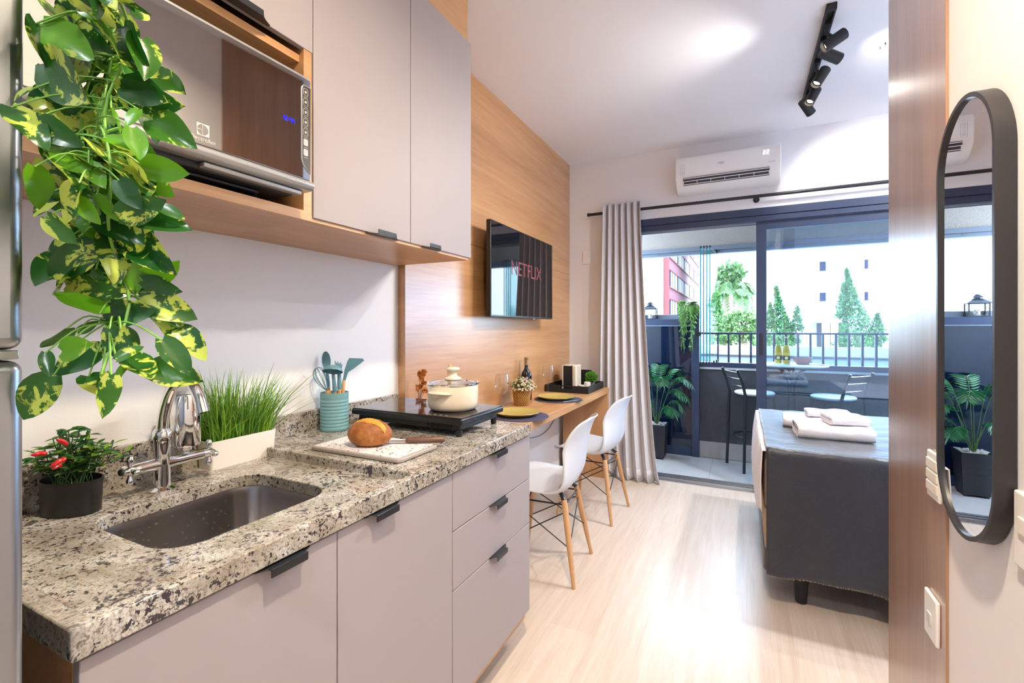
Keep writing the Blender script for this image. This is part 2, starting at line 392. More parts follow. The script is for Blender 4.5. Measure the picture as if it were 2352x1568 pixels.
for nm, x0, x1, y in (('sliding_panel', .094, 1.16, YB + .05), ('sliding_panel', 1.09, 1.70, YB + .10)):
    s = MB(); s.box(x0, x0 + .069, y - .02, y + .02, .018, 2.09); s.box(x1 - .069, x1, y - .02, y + .02, .018, 2.09)
    s.box(x0 + .069, x1 - .069, y - .02, y + .02, 2.03, 2.09); s.box(x0 + .069, x1 - .069, y - .02, y + .02, .018, .10)
    sp = s.build(nm, m_anth, dr, bevel=.002)
    MB().box(x0 + .067, x1 - .067, y - .003, y + .003, .098, 2.032).build('pane', glass_pane('door_glass', (.74, .88, 1, 1), 1.8), sp, smooth=0)
    if x0 < .5: MB().box(x0 + .022, x0 + .047, y - .0225, y - .018, 1.06, 1.23).build('pull', m_black, sp, bevel=.002)

# ------------------------------------------------------------------ wall plates
def plate(name, label, face, o, w, h, rockers, cat='switch'):
    """face 'x-' on the right wall, 'y-' on the back wall; o = centre"""
    t = thing(name, label, cat, o)
    def bx(mb, a0, a1, c0, c1, d0, d1):
        if face == 'x-': mb.box(o[0] - d1, o[0] - d0, o[1] + a0, o[1] + a1, o[2] + c0, o[2] + c1)
        else: mb.box(o[0] + a0, o[0] + a1, o[1] - d1, o[1] - d0, o[2] + c0, o[2] + c1)
        return mb
    bx(MB(), -w/2, w/2, -h/2, h/2, 0, .009).build('cover', m_white, t, bevel=.004, seg=3)
    for nm, c, rw, rh, mt in rockers:
        bx(MB(), -rw/2, rw/2, c - rh/2, c + rh/2, .008, .0125).build(nm, mt, t, bevel=.0015)
    return t
plate('light_switch', 'white single switch plate on the wall left of the grey curtain', 'y-', (-1.254, YB, 1.904), .077, .122, [('rocker', -.002, .044, .028, m_white)])
plate('wall_outlet', 'white outlet plate low on the oak cladding', 'x-', (XR - .006, 1.50, .553), .085, .110, [('socket', -.004, .026, .028, plain('socket_grey', srgb(205, 203, 200), .5))], 'outlet')
plate('light_switch', 'white switch with stacked rockers beside the lower mirror edge', 'x-', (XR - .006, 1.482, .908), .082, .115, [('rocker', .028, .07, .023, m_whitec), ('rocker', 0, .07, .023, m_whitec), ('rocker', -.028, .07, .023, m_whitec)])
plate('light_switch', 'white switch plate at the right picture edge, right of the mirror', 'x-', (XR, 1.075, .925), .085, .13, [('rocker', .01, .045, .028, m_whitec)])

# ------------------------------------------------------------------ pill mirror
mc = (1.262, 1.292); mr = .139; mhh = .448 - .139
def pill(r, hh, n=24):
    pts = []
    for k in range(n + 1): a = PI * k / n; pts.append((r * math.cos(a), hh + r * math.sin(a)))
    for k in range(n + 1): a = PI + PI * k / n; pts.append((r * math.cos(a), -hh + r * math.sin(a)))
    return pts
mt = thing('wall_mirror', 'tall pill-shaped wall mirror in a black frame', 'mirror', (XR, mc[0], mc[1]), rz=0)
xf0, xb = -.031, -.002
def ring(mb, a, b, M2=None):
    pass
fr = MB(); po = pill(mr, mhh); pi = pill(mr - .009, mhh); n = len(po)
vs = [(xb, y, z) for y, z in po] + [(xf0, y, z) for y, z in po] + [(xf0, y, z) for y, z in pi] + [(xf0 + .008, y, z) for y, z in pi]
fs = [((k), (k+1) % n, m*n*0 + n + (k+1) % n, n + k) for m in (1,) for k in range(n)]
fs += [(n + k, n + (k+1) % n, 2*n + (k+1) % n, 2*n + k) for k in range(n)] + [(2*n + k, 2*n + (k+1) % n, 3*n + (k+1) % n, 3*n + k) for k in range(n)]
fs.append(tuple(range(n)))
fr.add(vs, fs)
OFF[mt.name] = Vector()
fr.build('frame', plain('mirror_frame', srgb(40, 38, 42), .38), mt, smooth=30)
g = MB(); g.prism(pill(mr - .009, mhh), 'x', xf0 + .006, xf0 + .011)
g.build('mirror_glass', plain('mirror_silver', (.92, .93, .94, 1), 0.0, 1.0), mt, smooth=0)
# ------------------------------------------------------------------ refrigerator (its right front edge shows at the left)
FX = -.72; FY = .2265
fg = thing('refrigerator', 'stainless steel two-door refrigerator at the left edge', 'refrigerator', (-1.08, -.1, 0))
MB().box(XL + .03, FX - .065, -.43, FY - .004, .03, 1.74).build('cabinet', plain('fridge_side', srgb(150, 152, 156), .4, .5), fg, bevel=.006)
MB().box(FX - .06, FX, -.43, FY, 1.246, 1.735).build('freezer_door', m_fridge, fg, bevel=.013, seg=5)
MB().box(FX - .06, FX, -.43, FY, .05, 1.234).build('lower_door', m_fridge, fg, bevel=.013, seg=5)
MB().box(FX - .045, FX - .006, FY - .05, FY - .004, 1.235, 1.245).build('hinge', m_steel, fg, bevel=.001)
d = MB(); d.box(FX - .066, FX - .058, -.42, FY - .008, .05, 1.73); d.build('door_gasket', m_matblk, fg)
for y in (-.40, FY - .03):
    for x in (XL + .06, FX - .09): MB().lathe([(.02, 0), (.02, .03)], (x, y, 0), 12).build('foot', m_matblk, fg)

# ------------------------------------------------------------------ base cabinets
DF = -.770
def pull(mb, y, zc, x, up=False, w=.118, lip=.078):
    """black edge pull: flange on the door edge and a lip in front"""
    s = -1 if up else 1
    h = w / 2; l = lip / 2
    top = [(x - .004, -h), (x + .004, -h), (x + .014, -h + .02), (x + .022, -l), (x + .022, l), (x + .014, h - .02), (x + .004, h), (x - .004, h)]
    mb.prism([(px, y + py) for px, py in top], 'z', zc - .0012 if not up else zc, zc + .0012 if not up else zc + .0024)
    z0, z1 = (zc - .014, zc + .0012) if not up else (zc, zc + .016)
    mb.box(x + .0195, x + .022, y - l, y + l, z0, z1)
    return mb
def front(name, parent, x, y0, y1, z0, z1, py, pz, up=False, mat=m_greige, w=.118, lip=.078):
    dd = MB().box(x - .018, x, y0, y1, z0, z1).build(name, mat, parent, bevel=.0015)
    pull(MB(), py, pz, x, up, w, lip).build('handle', m_black, dd, bevel=.0008)
    return dd
def carcass(parent, x0, x1, y0, y1, z0, z1, mat=m_woodc, t=.016, name='carcass'):
    mb = MB(); mb.box(x0, x1, y0, y0 + t, z0, z1); mb.box(x0, x1, y1 - t, y1, z0, z1); mb.box(x0, x1, y0 + t, y1 - t, z0, z0 + t)
    mb.box(x0, x0 + t, y0 + t, y1 - t, z0 + t, z1)
    return mb.build(name, mat, parent, smooth=0)
sc = thing('sink_cabinet', 'greige base cabinet with two doors under the sink', 'cabinet', (-1.1, .72, 0))
carcass(sc, XL + .01, DF - .02, .292, 1.156, .10, .843)
MB().box(XL + .05, DF - .14, .295, 1.154, 0, .10).build('plinth', m_matblk, sc)
front('door', sc, DF, .292, .7195, .138, .838, .590, .8395)
front('door', sc, DF, .7225, 1.1565, .138, .838, .856, .8395)
dc = thing('drawer_cabinet', 'greige base cabinet with three drawers at counter end', 'cabinet', (-1.1, 1.43, 0))
carcass(dc, XL + .01, DF - .02, 1.158, 1.712, .10, .843)
MB().box(XL + .05, DF - .14, 1.16, 1.70, 0, .10).build('plinth', m_matblk, dc)
for z0, z1 in ((.666, .838), (.489, .663), (.138, .486)):
    front('drawer', dc, DF, 1.1595, 1.714, z0, z1, 1.44, z1 + .0015)

# ------------------------------------------------------------------ granite worktop
CT = .886; SK = .858; CB = .844; CF = -.760
wt = thing('countertop', 'beige speckled granite worktop with a low upstand', 'countertop', (-1.1, 1.0, CB))
def ringed(mb, outer, inner, z):
    bm = bmesh.new(); eo = []; 
    for lp in (outer, inner):
        vv = [bm.verts.new((x, y, z)) for x, y in lp]; eo += [bm.edges.new((vv[i], vv[(i + 1) % len(vv)])) for i in range(len(vv))]
    bmesh.ops.triangle_fill(bm, use_beauty=True, edges=eo, normal=(0, 0, 1)); bm.verts.index_update()
    mb.add([v.co.copy() for v in bm.verts], [tuple(v.index for v in f.verts) for f in bm.faces]); bm.free()
hole = rrect(-1.262, -.935, .482, .866, .075, 7)
rimx = -.786
sunk = [(rimx, .306), (rimx, .992), (-1.44, .992), (-1.44, .306)]
tb = MB(); ringed(tb, sunk, hole, SK)
n = len(hole); tb.add([(x, y, SK) for x, y in hole] + [(x, y, SK - .030) for x, y in hole], [(i, (i + 1) % n, n + (i + 1) % n, n + i) for i in range(n)])
# one closed outline for rim and raised platform, seen from above an L around the sunk part
rim = [(CF, .28), (CF, 1.707), (-1.44, 1.707), (-1.44, .992), (-.795, .992), (rimx, .983), (rimx, .306), (-1.44, .306), (-1.44, .28)]
tb.prism(rim, 'z', CB, CT)
# closing faces under the sunk area
tb.add([(x, y, CB) for x, y in sunk] , [(0, 1, 2, 3)]) if False else None
tb.build('worktop', m_gran, wt, smooth=25, bevel=.0025, seg=2)
MB().box(XL, -1.44, .28, 1.715, CB, .963).build('upstand', m_gran, wt, bevel=.002)
# ------------------------------------------------------------------ sink
sk_ = thing('kitchen_sink', 'undermounted stainless steel sink basin set in granite', 'sink', (-1.1, .667, .68))
prof = [(0.0, SK - .031), (0.004, SK - .05), (.006, SK - .135), (.02, SK - .165), (.05, SK - .175)]
sb = MB(); rings = []
for ins, z in [(-.008, SK - .0305)] + prof:
    rings.append([(x, y, z) for x, y in rrect(-1.262 + ins, -.935 - ins, .482 + ins, .866 - ins, max(.02, .075 - ins), 7)])
vs = [p for r_ in rings for p in r_]; n = len(rings[0])
fs = [(i*n + k, i*n + (k+1) % n, (i+1)*n + (k+1) % n, (i+1)*n + k) for i in range(len(rings) - 1) for k in range(n)]; fs.append(tuple((len(rings)-1)*n + k for k in range(n)))
sb.add(vs, fs); sb.build('basin', m_sink, sk_, smooth=50)
MB().lathe([(.045, SK - .174), (.042, SK - .171), (.03, SK - .172), (.0, SK - .176)], (-1.1, .667, 0), 24).build('drain', m_steel, sk_)
wd = MB()
for i in range(170):
    y = RND.uniform(.55, .82); z = SK - .15 + RND.random() ** 1.6 * .10; r = RND.uniform(.0010, .0026)
    if i % 3 == 0: x, z2 = RND.uniform(-1.20, -1.0), SK - .174
    else: x, z2 = -1.2565, z
    wd.sphere((x, y, z2), r, 6, 4)
tag(wd.build('water_drops', plain('water', (1, 1, 1, 1), 0.02, trans=1.0, ior=1.33), None, off=(-1.1, .667, .70)), 'water drops scattered over the sink basin walls', 'water', None, 'stuff')

# ------------------------------------------------------------------ wall cupboards
UF = -1.055; UB = 1.566
nc = thing('niche_cabinet', 'oak niche cupboard holding the microwave under a greige flap', 'cabinet', (-1.26, .59, UB))
nb = MB(); Y0, Y1 = .272, .899; t = .022
XN = XL + .002; nb.box(XN, UF - .002, Y0, Y0 + t, UB - .005, 2.5); nb.box(XN, UF - .002, Y1 - .026, Y1, UB - .005, 2.5); nb.box(XN, UF - .002, Y0 + t, Y1 - .026, UB - .005, UB + .020)
nb.box(XN, UF - .02, Y0 + t, Y1 - .026, 1.988, 2.008); nb.box(XN, UF - .02, Y0, Y1 - .026, 2.48, 2.5); nb.box(XN, XN + .012, Y0 + t, Y1 - .026, UB, 2.48)
nb.build('carcass', m_woodc, nc, smooth=0)
front('flap_door', nc, UF, Y0, Y1 + .002, 2.021, 2.497, .66, 2.019, True, m_greige, .22, .16)
wc = thing('wall_cabinet', 'tall greige wall cupboard with two doors', 'cabinet', (-1.26, 1.31, UB))
wbx = MB(); Y0, Y1 = .900, 1.728
wbx.box(XL, UF - .020, Y0, Y0 + .016, UB, 2.497); wbx.box(XL, UF - .020, Y1 - .016, Y1, UB, 2.497); wbx.box(XL, UF - .006, Y0, Y1 - .012, UB - .004, UB + .012); wbx.box(XL, UF - .02, Y0, Y1, 2.48, 2.497)
wbx.build('carcass', m_woodc, wc, smooth=0)
front('door', wc, UF, .9035, 1.3185, UB + .006, 2.497, 1.178, UB + .002, True, w=.15, lip=.085)
front('door', wc, UF, 1.3215, 1.730, UB + .006, 2.497, 1.443, UB + .002, True, w=.11, lip=.066)

# ------------------------------------------------------------------ microwave
mw = thing('microwave_oven', 'silver microwave oven with a mirror door in the oak niche', 'microwave', (-1.2, .58, 1.60))
MX = -1.0; A0, A1 = .312, .849
MB().box(XL + .05, MX - .045, A0, A1 - .004, 1.632, 1.908).build('housing', m_silver, mw, bevel=.006)
md = MB().box(MX - .05, MX - .004, A0, A1, 1.640, 1.912).build('door', m_silver, mw, bevel=.004)
m_mwglass = plain('mirror_door_glass', (.46, .445, .44, 1), 0.03, 1.0)
MB().box(MX - .006, MX, A0 + .003, A1 - .003, 1.648, 1.903).build('mirror_glass', m_mwglass, md, bevel=.001)
rb = MB(); pr = []
for k in range(9): a = -PI / 2 + PI * k / 8; pr.append((MX - .012 + .022 * math.cos(a), 1.6345 + .0135 * math.sin(a)))
pr += [(MX - .05, 1.648), (MX - .05, 1.621)]
rb.prism([(x, z) for x, z in pr], 'y', A0, A1 + .002); rb.build('lower_bar', m_silver, mw, smooth=60)
bp = MB(); bp.box(XL + .06, MX - .03, A0 + .02, A1 - .03, 1.606, 1.634); bp.box(XL + .10, MX - .06, A0 + .08, A1 - .10, 1.598, 1.607)
bp.build('base_plate', plain('dark_base', srgb(50, 50, 54), .4, .6), mw, bevel=.006)
lp = MB(); lp.box(MX - .05, MX - .012, A0 + .28, A1 - .018, 1.609, 1.620); lp.build('air_guide', m_silver, mw, bevel=.003)
for y in (A0 + .07, A1 - .09):
    for x in (MX - .10, XL + .12): MB().lathe([(.012, 1.586), (.014, 1.592), (.009, 1.60), (.009, 1.607)], (x, y, 0), 14).build('foot', m_matblk, mw)
bd = MB()
for k in range(7): bd.sphere((MX + .0098, .772 + k * .0085, 1.637), (.0012, .0016, .0016), 8, 5)
bd.build('raised_dots', m_silver, mw)
cp = MB(); s0, s1, z0, z1 = .8195, .846, 1.668, 1.884
out = [(s1, z1), (s0 + .006, z1), (s0 + .002, z1 - .004), (s0, z1 - .012), (s0, z0 + .028), (s0 + .004, z0 + .016), (s0 + .014, z0 + .004), (s1, z0 - .004)]
cp.prism(out, 'x', MX - .002, MX + .001); pc = cp.build('control_panel', plain('panel_grey', srgb(62, 55, 53), .3), mw, smooth=0)
tr = MB(); tr.tube([(MX + .001, y, z) for y, z in out], .0011, 6); tr.build('trim_line', m_silver, pc)
ic = MB()
for k in range(7):
    zc = z1 - .016 - k * .0255; yc = s0 + .0115
    if k < 5: ic.tube([(MX + .0012, yc + x, zc + z) for x, z in rrect(-.0065, .0065, -.0085, .0085, .003, 3)], .0006, 5, closed=True)
    else: ic.prism([(yc + x, zc + z) for x, z in rrect(-.0065, .0065, -.0085, .0085, .003, 3)], 'x', MX + .0005, MX + .0018)
    ic.prism([(yc + .003 * math.cos(q), zc + .0035 * math.sin(q)) for q in [2 * PI * j / 8 for j in range(8)]], 'x', MX + .0005, MX + (.0016 if k < 5 else .0022))
    ic.box(MX + .0005, MX + .0015, yc - .006, yc + .006, zc - .0135, zc - .0125)
ic.build('touch_keys', plain('icon_white', srgb(176, 174, 172), .5), pc, smooth=0)
ck = MB(); seven(ck, '12:44', (MX + .0004, .764, 1.775), (0, 1, 0), (0, 0, 1), .0115); ck.build('clock_display', emit('display_blue', (.0, .0, 1, 1), 1.6), md, smooth=0)
lg = MB(); ly, lz, q = .583, 1.679, .0125
lw = plain('logo_white', srgb(196, 194, 192), .4); lgm = plain('logo_grey', srgb(120, 116, 114), .4)
lg.box(MX, MX + .0008, ly - q, ly + q, lz - q, lz + q); el = lg.build('emblem', lw, md, smooth=0)
l2 = MB()
def sector(cx, cz, r, a0, a1, n=10): return [(cx, cz)] + [(cx + r * math.cos(a0 + (a1 - a0) * k / n), cz + r * math.sin(a0 + (a1 - a0) * k / n)) for k in range(n + 1)]
l2.prism(sector(ly, lz, .0105, -PI/2, PI/2), 'x', MX + .0006, MX + .0013); l2.prism(sector(ly - .0008, lz + .0005, .0105, PI * .52, PI * .98), 'x', MX + .0006, MX + .0013)
l2.prism(sector(ly - .0008, lz - .0005, .0105, PI * 1.02, PI * 1.48), 'x', MX + .0006, MX + .0013)
l2.build('emblem_mark', lgm, el, smooth=0)
lettering('brand_lettering', 'Electrolux', .0125, lw, md, (MX + .0004, ly, lz - q - .0072), (0, 1, 0), (0, 0, 1), .0003)
mw.rotation_euler = (0, 0, -.019)
# ------------------------------------------------------------------ chrome kitchen tap
FB = Vector((-1.325, .668, SK))
ft = thing('kitchen_faucet', 'chrome swan neck tap with water filter behind the sink', 'faucet', FB)
b = MB(); b.lathe([(.030, 0), (.030, .004), (.024, .007), (.0185, .010), (.0175, .06), (.0185, .075), (.0175, .09), (.019, .125), (.021, .128), (.021, .148), (.0185, .152), (.016, .156)], FB, 28)
z = FB.z + .068; b.tube([(FB.x, FB.y - .052, z), (FB.x, FB.y - .02, z), (FB.x, FB.y, z), (FB.x, FB.y + .03, z), (FB.x, FB.y + .098, z)], [.0135, .0145, .017, .0145, .0135], 18)
b.build('mixer_body', m_chrome, ft, smooth=50)
sp = MB(); pth = bez(FB + Vector((0, 0, .15)), FB + Vector((.006, 0, .245)), FB + Vector((.080, .003, .345)), FB + Vector((.141, .009, .245)), 20)
pth += [FB + Vector((.150, .0095, .222))]
sp.tube(pth, .0135, 18); spout = sp.build('spout', m_chrome, ft, smooth=60)
MB().tube([FB + Vector((.149, .009, .226)), FB + Vector((.156, .0095, .207))], .0148, 18).build('aerator', m_chrome, spout, smooth=40)
def cross(s, yend, blackcap):
    h = MB(); y0 = FB.y + yend; sg = 1 if yend > 0 else -1
    h.tube([(FB.x, y0 - sg * .012, z), (FB.x, y0, z), (FB.x, y0 + sg * .012, z), (FB.x, y0 + sg * .022, z)], [.0135, .012, .0105, .004], 16)
    for dx, dz in ((1, .0), (-1, 0), (0, 1), (0, -1)):
        q = lambda k: (FB.x + dx * k, y0 + sg * .006, z + dz * k)
        h.tube([q(.006), q(.016), q(.024), q(.033), q(.036)], [.0055, .0045, .0085, .007, .003], 12)
    o = h.build('cross_handle', m_chrome, ft, smooth=50)
    if blackcap: MB().sphere((FB.x, y0 + sg * .024, z), (.0085, .006, .0085)).build('cap', m_matblk, o)
cross(0, -.064, True); cross(0, .110, False)
fc = Vector((FB.x - .006, FB.y + .060, 0))
fl = MB(); fl.lathe([(.008, z + .010), (.008, z + .018), (.013, z + .020), (.013, z + .028), (.031, z + .032), (.034, z + .040), (.036, z + .165), (.034, z + .170)], fc, 28)
f1 = fl.build('water_filter', m_chrome, ft, smooth=40)
MB().lathe([(.033, z + .168), (.040, z + .172), (.038, z + .180), (.024, z + .188), (0, z + .191)], fc, 28, M=Matrix.Rotation(0, 4, 'Z')).build('filter_cap', plain('satin_grey', srgb(176, 180, 188), .25, .5), f1, smooth=40)
MB().box(fc.x - .05, fc.x - .03, fc.y - .026, fc.y + .02, z + .045, z + .175).build('filter_back', m_whitec, f1, bevel=.008, seg=3)

# ------------------------------------------------------------------ chilli plant in black oval pot
def leaf_mesh(mb, base, tip, width, normal, fold=.25, curl=.15, heart=0.0, n=6, tone=(0, 0, 0), wave=0.0):
    base = Vector(base); tip = Vector(tip); L = (tip - base).length
    if L < 1e-5: return
    d = (tip - base) / L; nrm = Vector(normal); nrm = nrm - d * nrm.dot(d); nrm = nrm.normalized() if nrm.length > 1e-4 else d.orthogonal().normalized(); s = d.cross(nrm)
    st = len(mb.v); vs = []; fs = []; m = 5; ph = RND.random() * 6
    for i in range(n + 1):
        t = i / n; w = width * .5 * (math.sin(PI * min(1, t * 1.0) ** .72) ** .85) if heart == 0 else width * .5 * (max(t, .03) ** .42) * (max(0, 1 - t) ** .78) / .545
        if i == 0: w = width * .5 * (.35 * heart)
        if i == n: w = 0.0
        for k in range(m):
            q = (k - 2) / 2; back = heart * L * .10 * abs(q) if t < .2 else 0
            p = base + d * (t * L - back * (1 - t * 5 if t < .2 else 0)) + s * (w * q) + nrm * (abs(q) ** 1.3 * w * fold - curl * L * t * t + wave * L * math.sin(ph + t * 7) * abs(q))
            vs.append(p)
    fs = [(i*m + k, i*m + k + 1, (i+1)*m + k + 1, (i+1)*m + k) for i in range(n) for k in range(m - 1)]
    mb.add(vs, fs); mb.col(st, tone)
PB = Vector((-1.350, .498, SK)); ang = math.atan2(SI, CO)
ch = thing('chilli_plant', 'small chilli plant with red peppers in a black oval pot', 'potted plant', PB, rz=0)
R4 = Matrix.Translation(PB) @ Matrix.Rotation(ang - .1, 4, 'Z')
p = MB(); p.lathe([(.9, 0), (.93, .001), (.95, .004), (.99, .066), (1.03, .070), (1.03, .075), (.97, .075), (.94, .06), (0, .058)], (0, 0, 0), 40)
for i, v in enumerate(p.v): p.v[i] = Vector((v.x * .064, v.y * .044, v.z))
p.xf(R4); p.build('pot', plain('black_tin', srgb(22, 22, 24), .38), ch, smooth=40)
fo = MB(); stm = MB()
for i in range(44):
    a = RND.uniform(0, 2 * PI); rr = RND.random() ** .6
    top = PB + Vector((math.cos(a) * .085 * rr, math.sin(a) * .062 * rr - .0, .085 + .115 * (1 - rr * .6) * RND.uniform(.6, 1.1)))
    if i % 4 == 0: top += Vector((.02, .05, .0)) * RND.random()
    b0 = PB + Vector((RND.uniform(-.03, .03), RND.uniform(-.03, .03), .055))
    if top.x < -1.43: top.x = -1.425
    path = bez(b0, b0 + Vector((0, 0, .04)), top - Vector((0, 0, .03)), top, 6); stm.tube(path, .0011, 5)
    for q in range(9):
        c = path[RND.randint(3, 6)]; aa = RND.uniform(0, 2 * PI); ll = RND.uniform(.016, .030)
        tp_ = c + Vector((math.cos(aa) * ll, math.sin(aa) * ll, RND.uniform(-.004, .013)))
        if tp_.x < -1.435: tp_.x = -1.43
        leaf_mesh(fo, c, tp_, ll * .42, (RND.uniform(-.4, .6), RND.uniform(-.6, .3), 1), .3, .12, n=4, tone=(RND.choice([0, 0, .15, .3, 1.0]) * RND.uniform(.6, 1), 0, 0))
m_chleaf = leafmat('chilli_leaf', srgb(46, 98, 42), srgb(140, 180, 58), srgb(150, 180, 70), .3)
fo.build('foliage', m_chleaf, ch, smooth=60); stm.build('stems', plain('stem_green', srgb(52, 84, 36), .5), ch)
m_red = plain('pepper_red', srgb(196, 20, 24), .18, coat=.4)
for u0, v0, u1, v1, dd in ((155, 1022, 133, 1010, .985), (108, 1041, 76, 1045, .98), (152, 1052, 120, 1070, .955), (140, 1068, 122, 1076, .965)):
    a_ = at_depth(u0, v0, dd); b_ = at_depth(u1, v1, dd - .02); b_ = a_ + (b_ - a_) * 1.15; mid = (a_ + b_) / 2 + Vector((0, 0, .002))
    MB().tube([a_, a_ + (mid - a_) * .25, mid, b_ + (mid - b_) * .35, b_], [.0022, .0048, .0050, .0038, .0010], 12).build('pepper', m_red, ch, smooth=70)

# ------------------------------------------------------------------ grass in white trough
gp = thing('grass_planter', 'white rectangular planter of tall green grass behind the sink', 'potted plant', (-1.403, .92, SK))
o_ = [(-1.436, .818), (-1.368, .818), (-1.368, 1.022), (-1.436, 1.022)]
def trough(z, g): return [(x + (g if x > -1.4 else -g * .2), y + (g if y > .9 else -g), z) for x, y in rrect(-1.436, -1.372, .818, 1.020, .008, 3)]
rg = [trough(SK, 0), trough(SK + .082, .005), trough(SK + .082, .002), trough(SK + .060, .001)]
vs = [q for r_ in rg for q in r_]; n = len(rg[0])
p = MB().add(vs, [tuple(range(n - 1, -1, -1))] + [(i*n + k, i*n + (k+1) % n, (i+1)*n + (k+1) % n, (i+1)*n + k) for i in range(3) for k in range(n)] + [tuple(3*n + k for k in range(n))])
p.build('planter_box', plain('planter_white', srgb(236, 230, 224), .4), gp, smooth=40)
gr = MB()
for i in range(520):
    x0 = RND.uniform(-1.428, -1.380); y0 = RND.uniform(.826, 1.012); hh = RND.uniform(.10, .22) * (1.0 if i % 5 else 1.12)
    lean = Vector((RND.gauss(.012, .028), (y0 - .915) * .75 + RND.gauss(.012, .035), 0)) * (1 + (.8 if i % 7 == 0 else 0))
    c0 = Vector((x0, y0, SK + .058)); c2 = c0 + Vector((lean.x, lean.y, hh)); c1 = c0 + Vector((lean.x * .15, lean.y * .2, hh * .62))
    if c2.x < -1.455: c2.x = -1.452
    pts = [c0 * (1-t)**2 + c1 * 2*t*(1-t) + c2 * t*t for t in (0, .25, .5, .75, 1)]
    a = RND.uniform(0, PI); sd = Vector((math.cos(a), math.sin(a), 0)) * RND.uniform(.0010, .0022)
    st = len(gr.v); vs = []
    for k, q in enumerate(pts): wv = (1, 1, .85, .55, .06)[k]; vs += [q - sd * wv, q + sd * wv]
    gr.add(vs, [(2*k, 2*k+1, 2*k+3, 2*k+2) for k in range(4)]); gr.col(st, (RND.random(), 0, 0))
tag(gr.build('grass', leafmat('grass_blade', srgb(50, 104, 36), srgb(146, 190, 66), srgb(146, 190, 66), .35), gp, smooth=60), kind='stuff')
MB().box(-1.430, -1.376, .826, 1.014, SK + .05, SK + .061).build('soil', plain('soil', srgb(36, 34, 28), .9), gp)

# ------------------------------------------------------------------ teal utensil holder and its tools
UC = Vector((-1.383, 1.280, CT)); m_teal = plain('teal_silicone', srgb(112, 156, 162), .55, var=.04)
cu = MB(); pf = [(.047, 0), (.0495, .002)]
for k in range(9): z0 = .004 + k * .0125; pf += [(.0506, z0 + .0015), (.0513, z0 + .006), (.0506, z0 + .0110), (.0496, z0 + .0123)]
pf += [(.0505, .120), (.0508, .142), (.048, .142), (.047, .12), (.046, .012), (0, .010)]
cu.lathe(pf, UC, 40)
tag(cu.build('utensil_holder', m_teal, None, smooth=50, off=UC), 'ribbed teal utensil holder beside the cooktop', 'utensil holder')
m_handle = wood('utensil_wood', srgb(196, 146, 92), srgb(214, 166, 112), srgb(226, 184, 134), 'z', .45)
m_teal2 = plain('teal_utensil', srgb(94, 138, 154), .45)
RV = Vector((CO, SI, 0)); FV = Vector((-SI, CO, 0)); UV = Vector((0, 0, 1))
def pixm(u, v, d=1.742): return at_depth(u, v, d)
def utensil(name, label, foot, join, dd, head):
    """foot inside the cup, join = pixel where wood handle meets the head"""
    a_ = UC + Vector(foot); b_ = pixm(join[0], join[1], dd)
    t = thing(name, label, 'utensil', a_)
    mid = a_ + (b_ - a_) * .5
    MB().tube([a_, mid, b_], [.0055, .0065, .0062], 12).build('handle', m_handle, t, smooth=50)
    ax = (b_ - a_).normalized(); hm = MB(); head(hm, b_, ax); hm.build('head', m_teal2, t, smooth=60)
    return t
def spoonhead(tipuv, dd, w, dish):
    def fn(mb, b_, ax):
        e = pixm(tipuv[0], tipuv[1], dd); d_ = e - b_; L = d_.length; d_ /= L
        s_ = d_.cross(FV).normalized(); nrm = s_.cross(d_)
        neck = L * .45; mb.tube([b_ - d_ * .012, b_, b_ + d_ * neck], [.0068, .0072, .0055], 12)
        c = b_ + d_ * (neck + (L - neck) * .5); rl = (L - neck) * .56
        rings = []
        for i in range(7):
            q = i / 6 * PI / 2; rings.append([c + d_ * (rl * math.cos(t) * math.sin(q)) + s_ * (w * math.cos(t + PI/2) * math.sin(q)) + nrm * (dish * (math.cos(q))) for t in [2*PI*k/20 for k in range(20)]])
        vs = [p_ for r_ in rings for p_ in r_]; mb.add(vs, [(i*20 + k, i*20 + (k+1) % 20, (i+1)*20 + (k+1) % 20, (i+1)*20 + k) for i in range(6) for k in range(20)])
        vs2 = [p_ - nrm * .0022 for p_ in vs]; mb.add(vs2, [(i*20 + k, (i+1)*20 + k, (i+1)*20 + (k+1) % 20, i*20 + (k+1) % 20) for i in range(6) for k in range(20)])
    return fn
utensil('serving_spoon', 'teal spoon with oval bowl, tallest tool in the teal holder', (-.012, .004, .014), (754, 880), 1.775, spoonhead((748, 809), 1.79, .0165, .007))
def ladle(mb, b_, ax):
    e = pixm(765, 858, 1.725); mb.tube([b_ - ax * .012, b_, b_ + (e - b_) * .6, e - Vector((0, 0, .002))], [.0075, .0085, .0065, .006], 12)
    c = e + Vector((0, 0, .008)) - FV * .004; tilt = Matrix.Rotation(math.radians(-22), 3, RV)
    for sgn, off in ((1, 0), (.93, .002)):
        rings = []
        for i in range(9):
            q = PI / 2 * i / 8; rings.append([c + tilt @ Vector((.037 * sgn * math.sin(q) * math.cos(t), .034 * sgn * math.sin(q) * math.sin(t), -.024 * sgn * math.cos(q))) @ Matrix.Identity(3) for t in [2*PI*k/26 for k in range(26)]])
        vs = [Vector(p_) for r_ in rings for p_ in r_]
        # cup opens away from the viewer: flip it so the round back shows
        vs = [c + Vector((p_ - c).to_tuple()) * 1 for p_ in vs]; vs = [c - (p_ - c) for p_ in vs]
        mb.add(vs, [(i*26 + k, i*26 + (k+1) % 26, (i+1)*26 + (k+1) % 26, (i+1)*26 + k) for i in range(8) for k in range(26)])
utensil('soup_ladle', 'teal ladle with its round bowl turned face down in the holder', (.014, -.006, .014), (769, 892), 1.733, ladle)
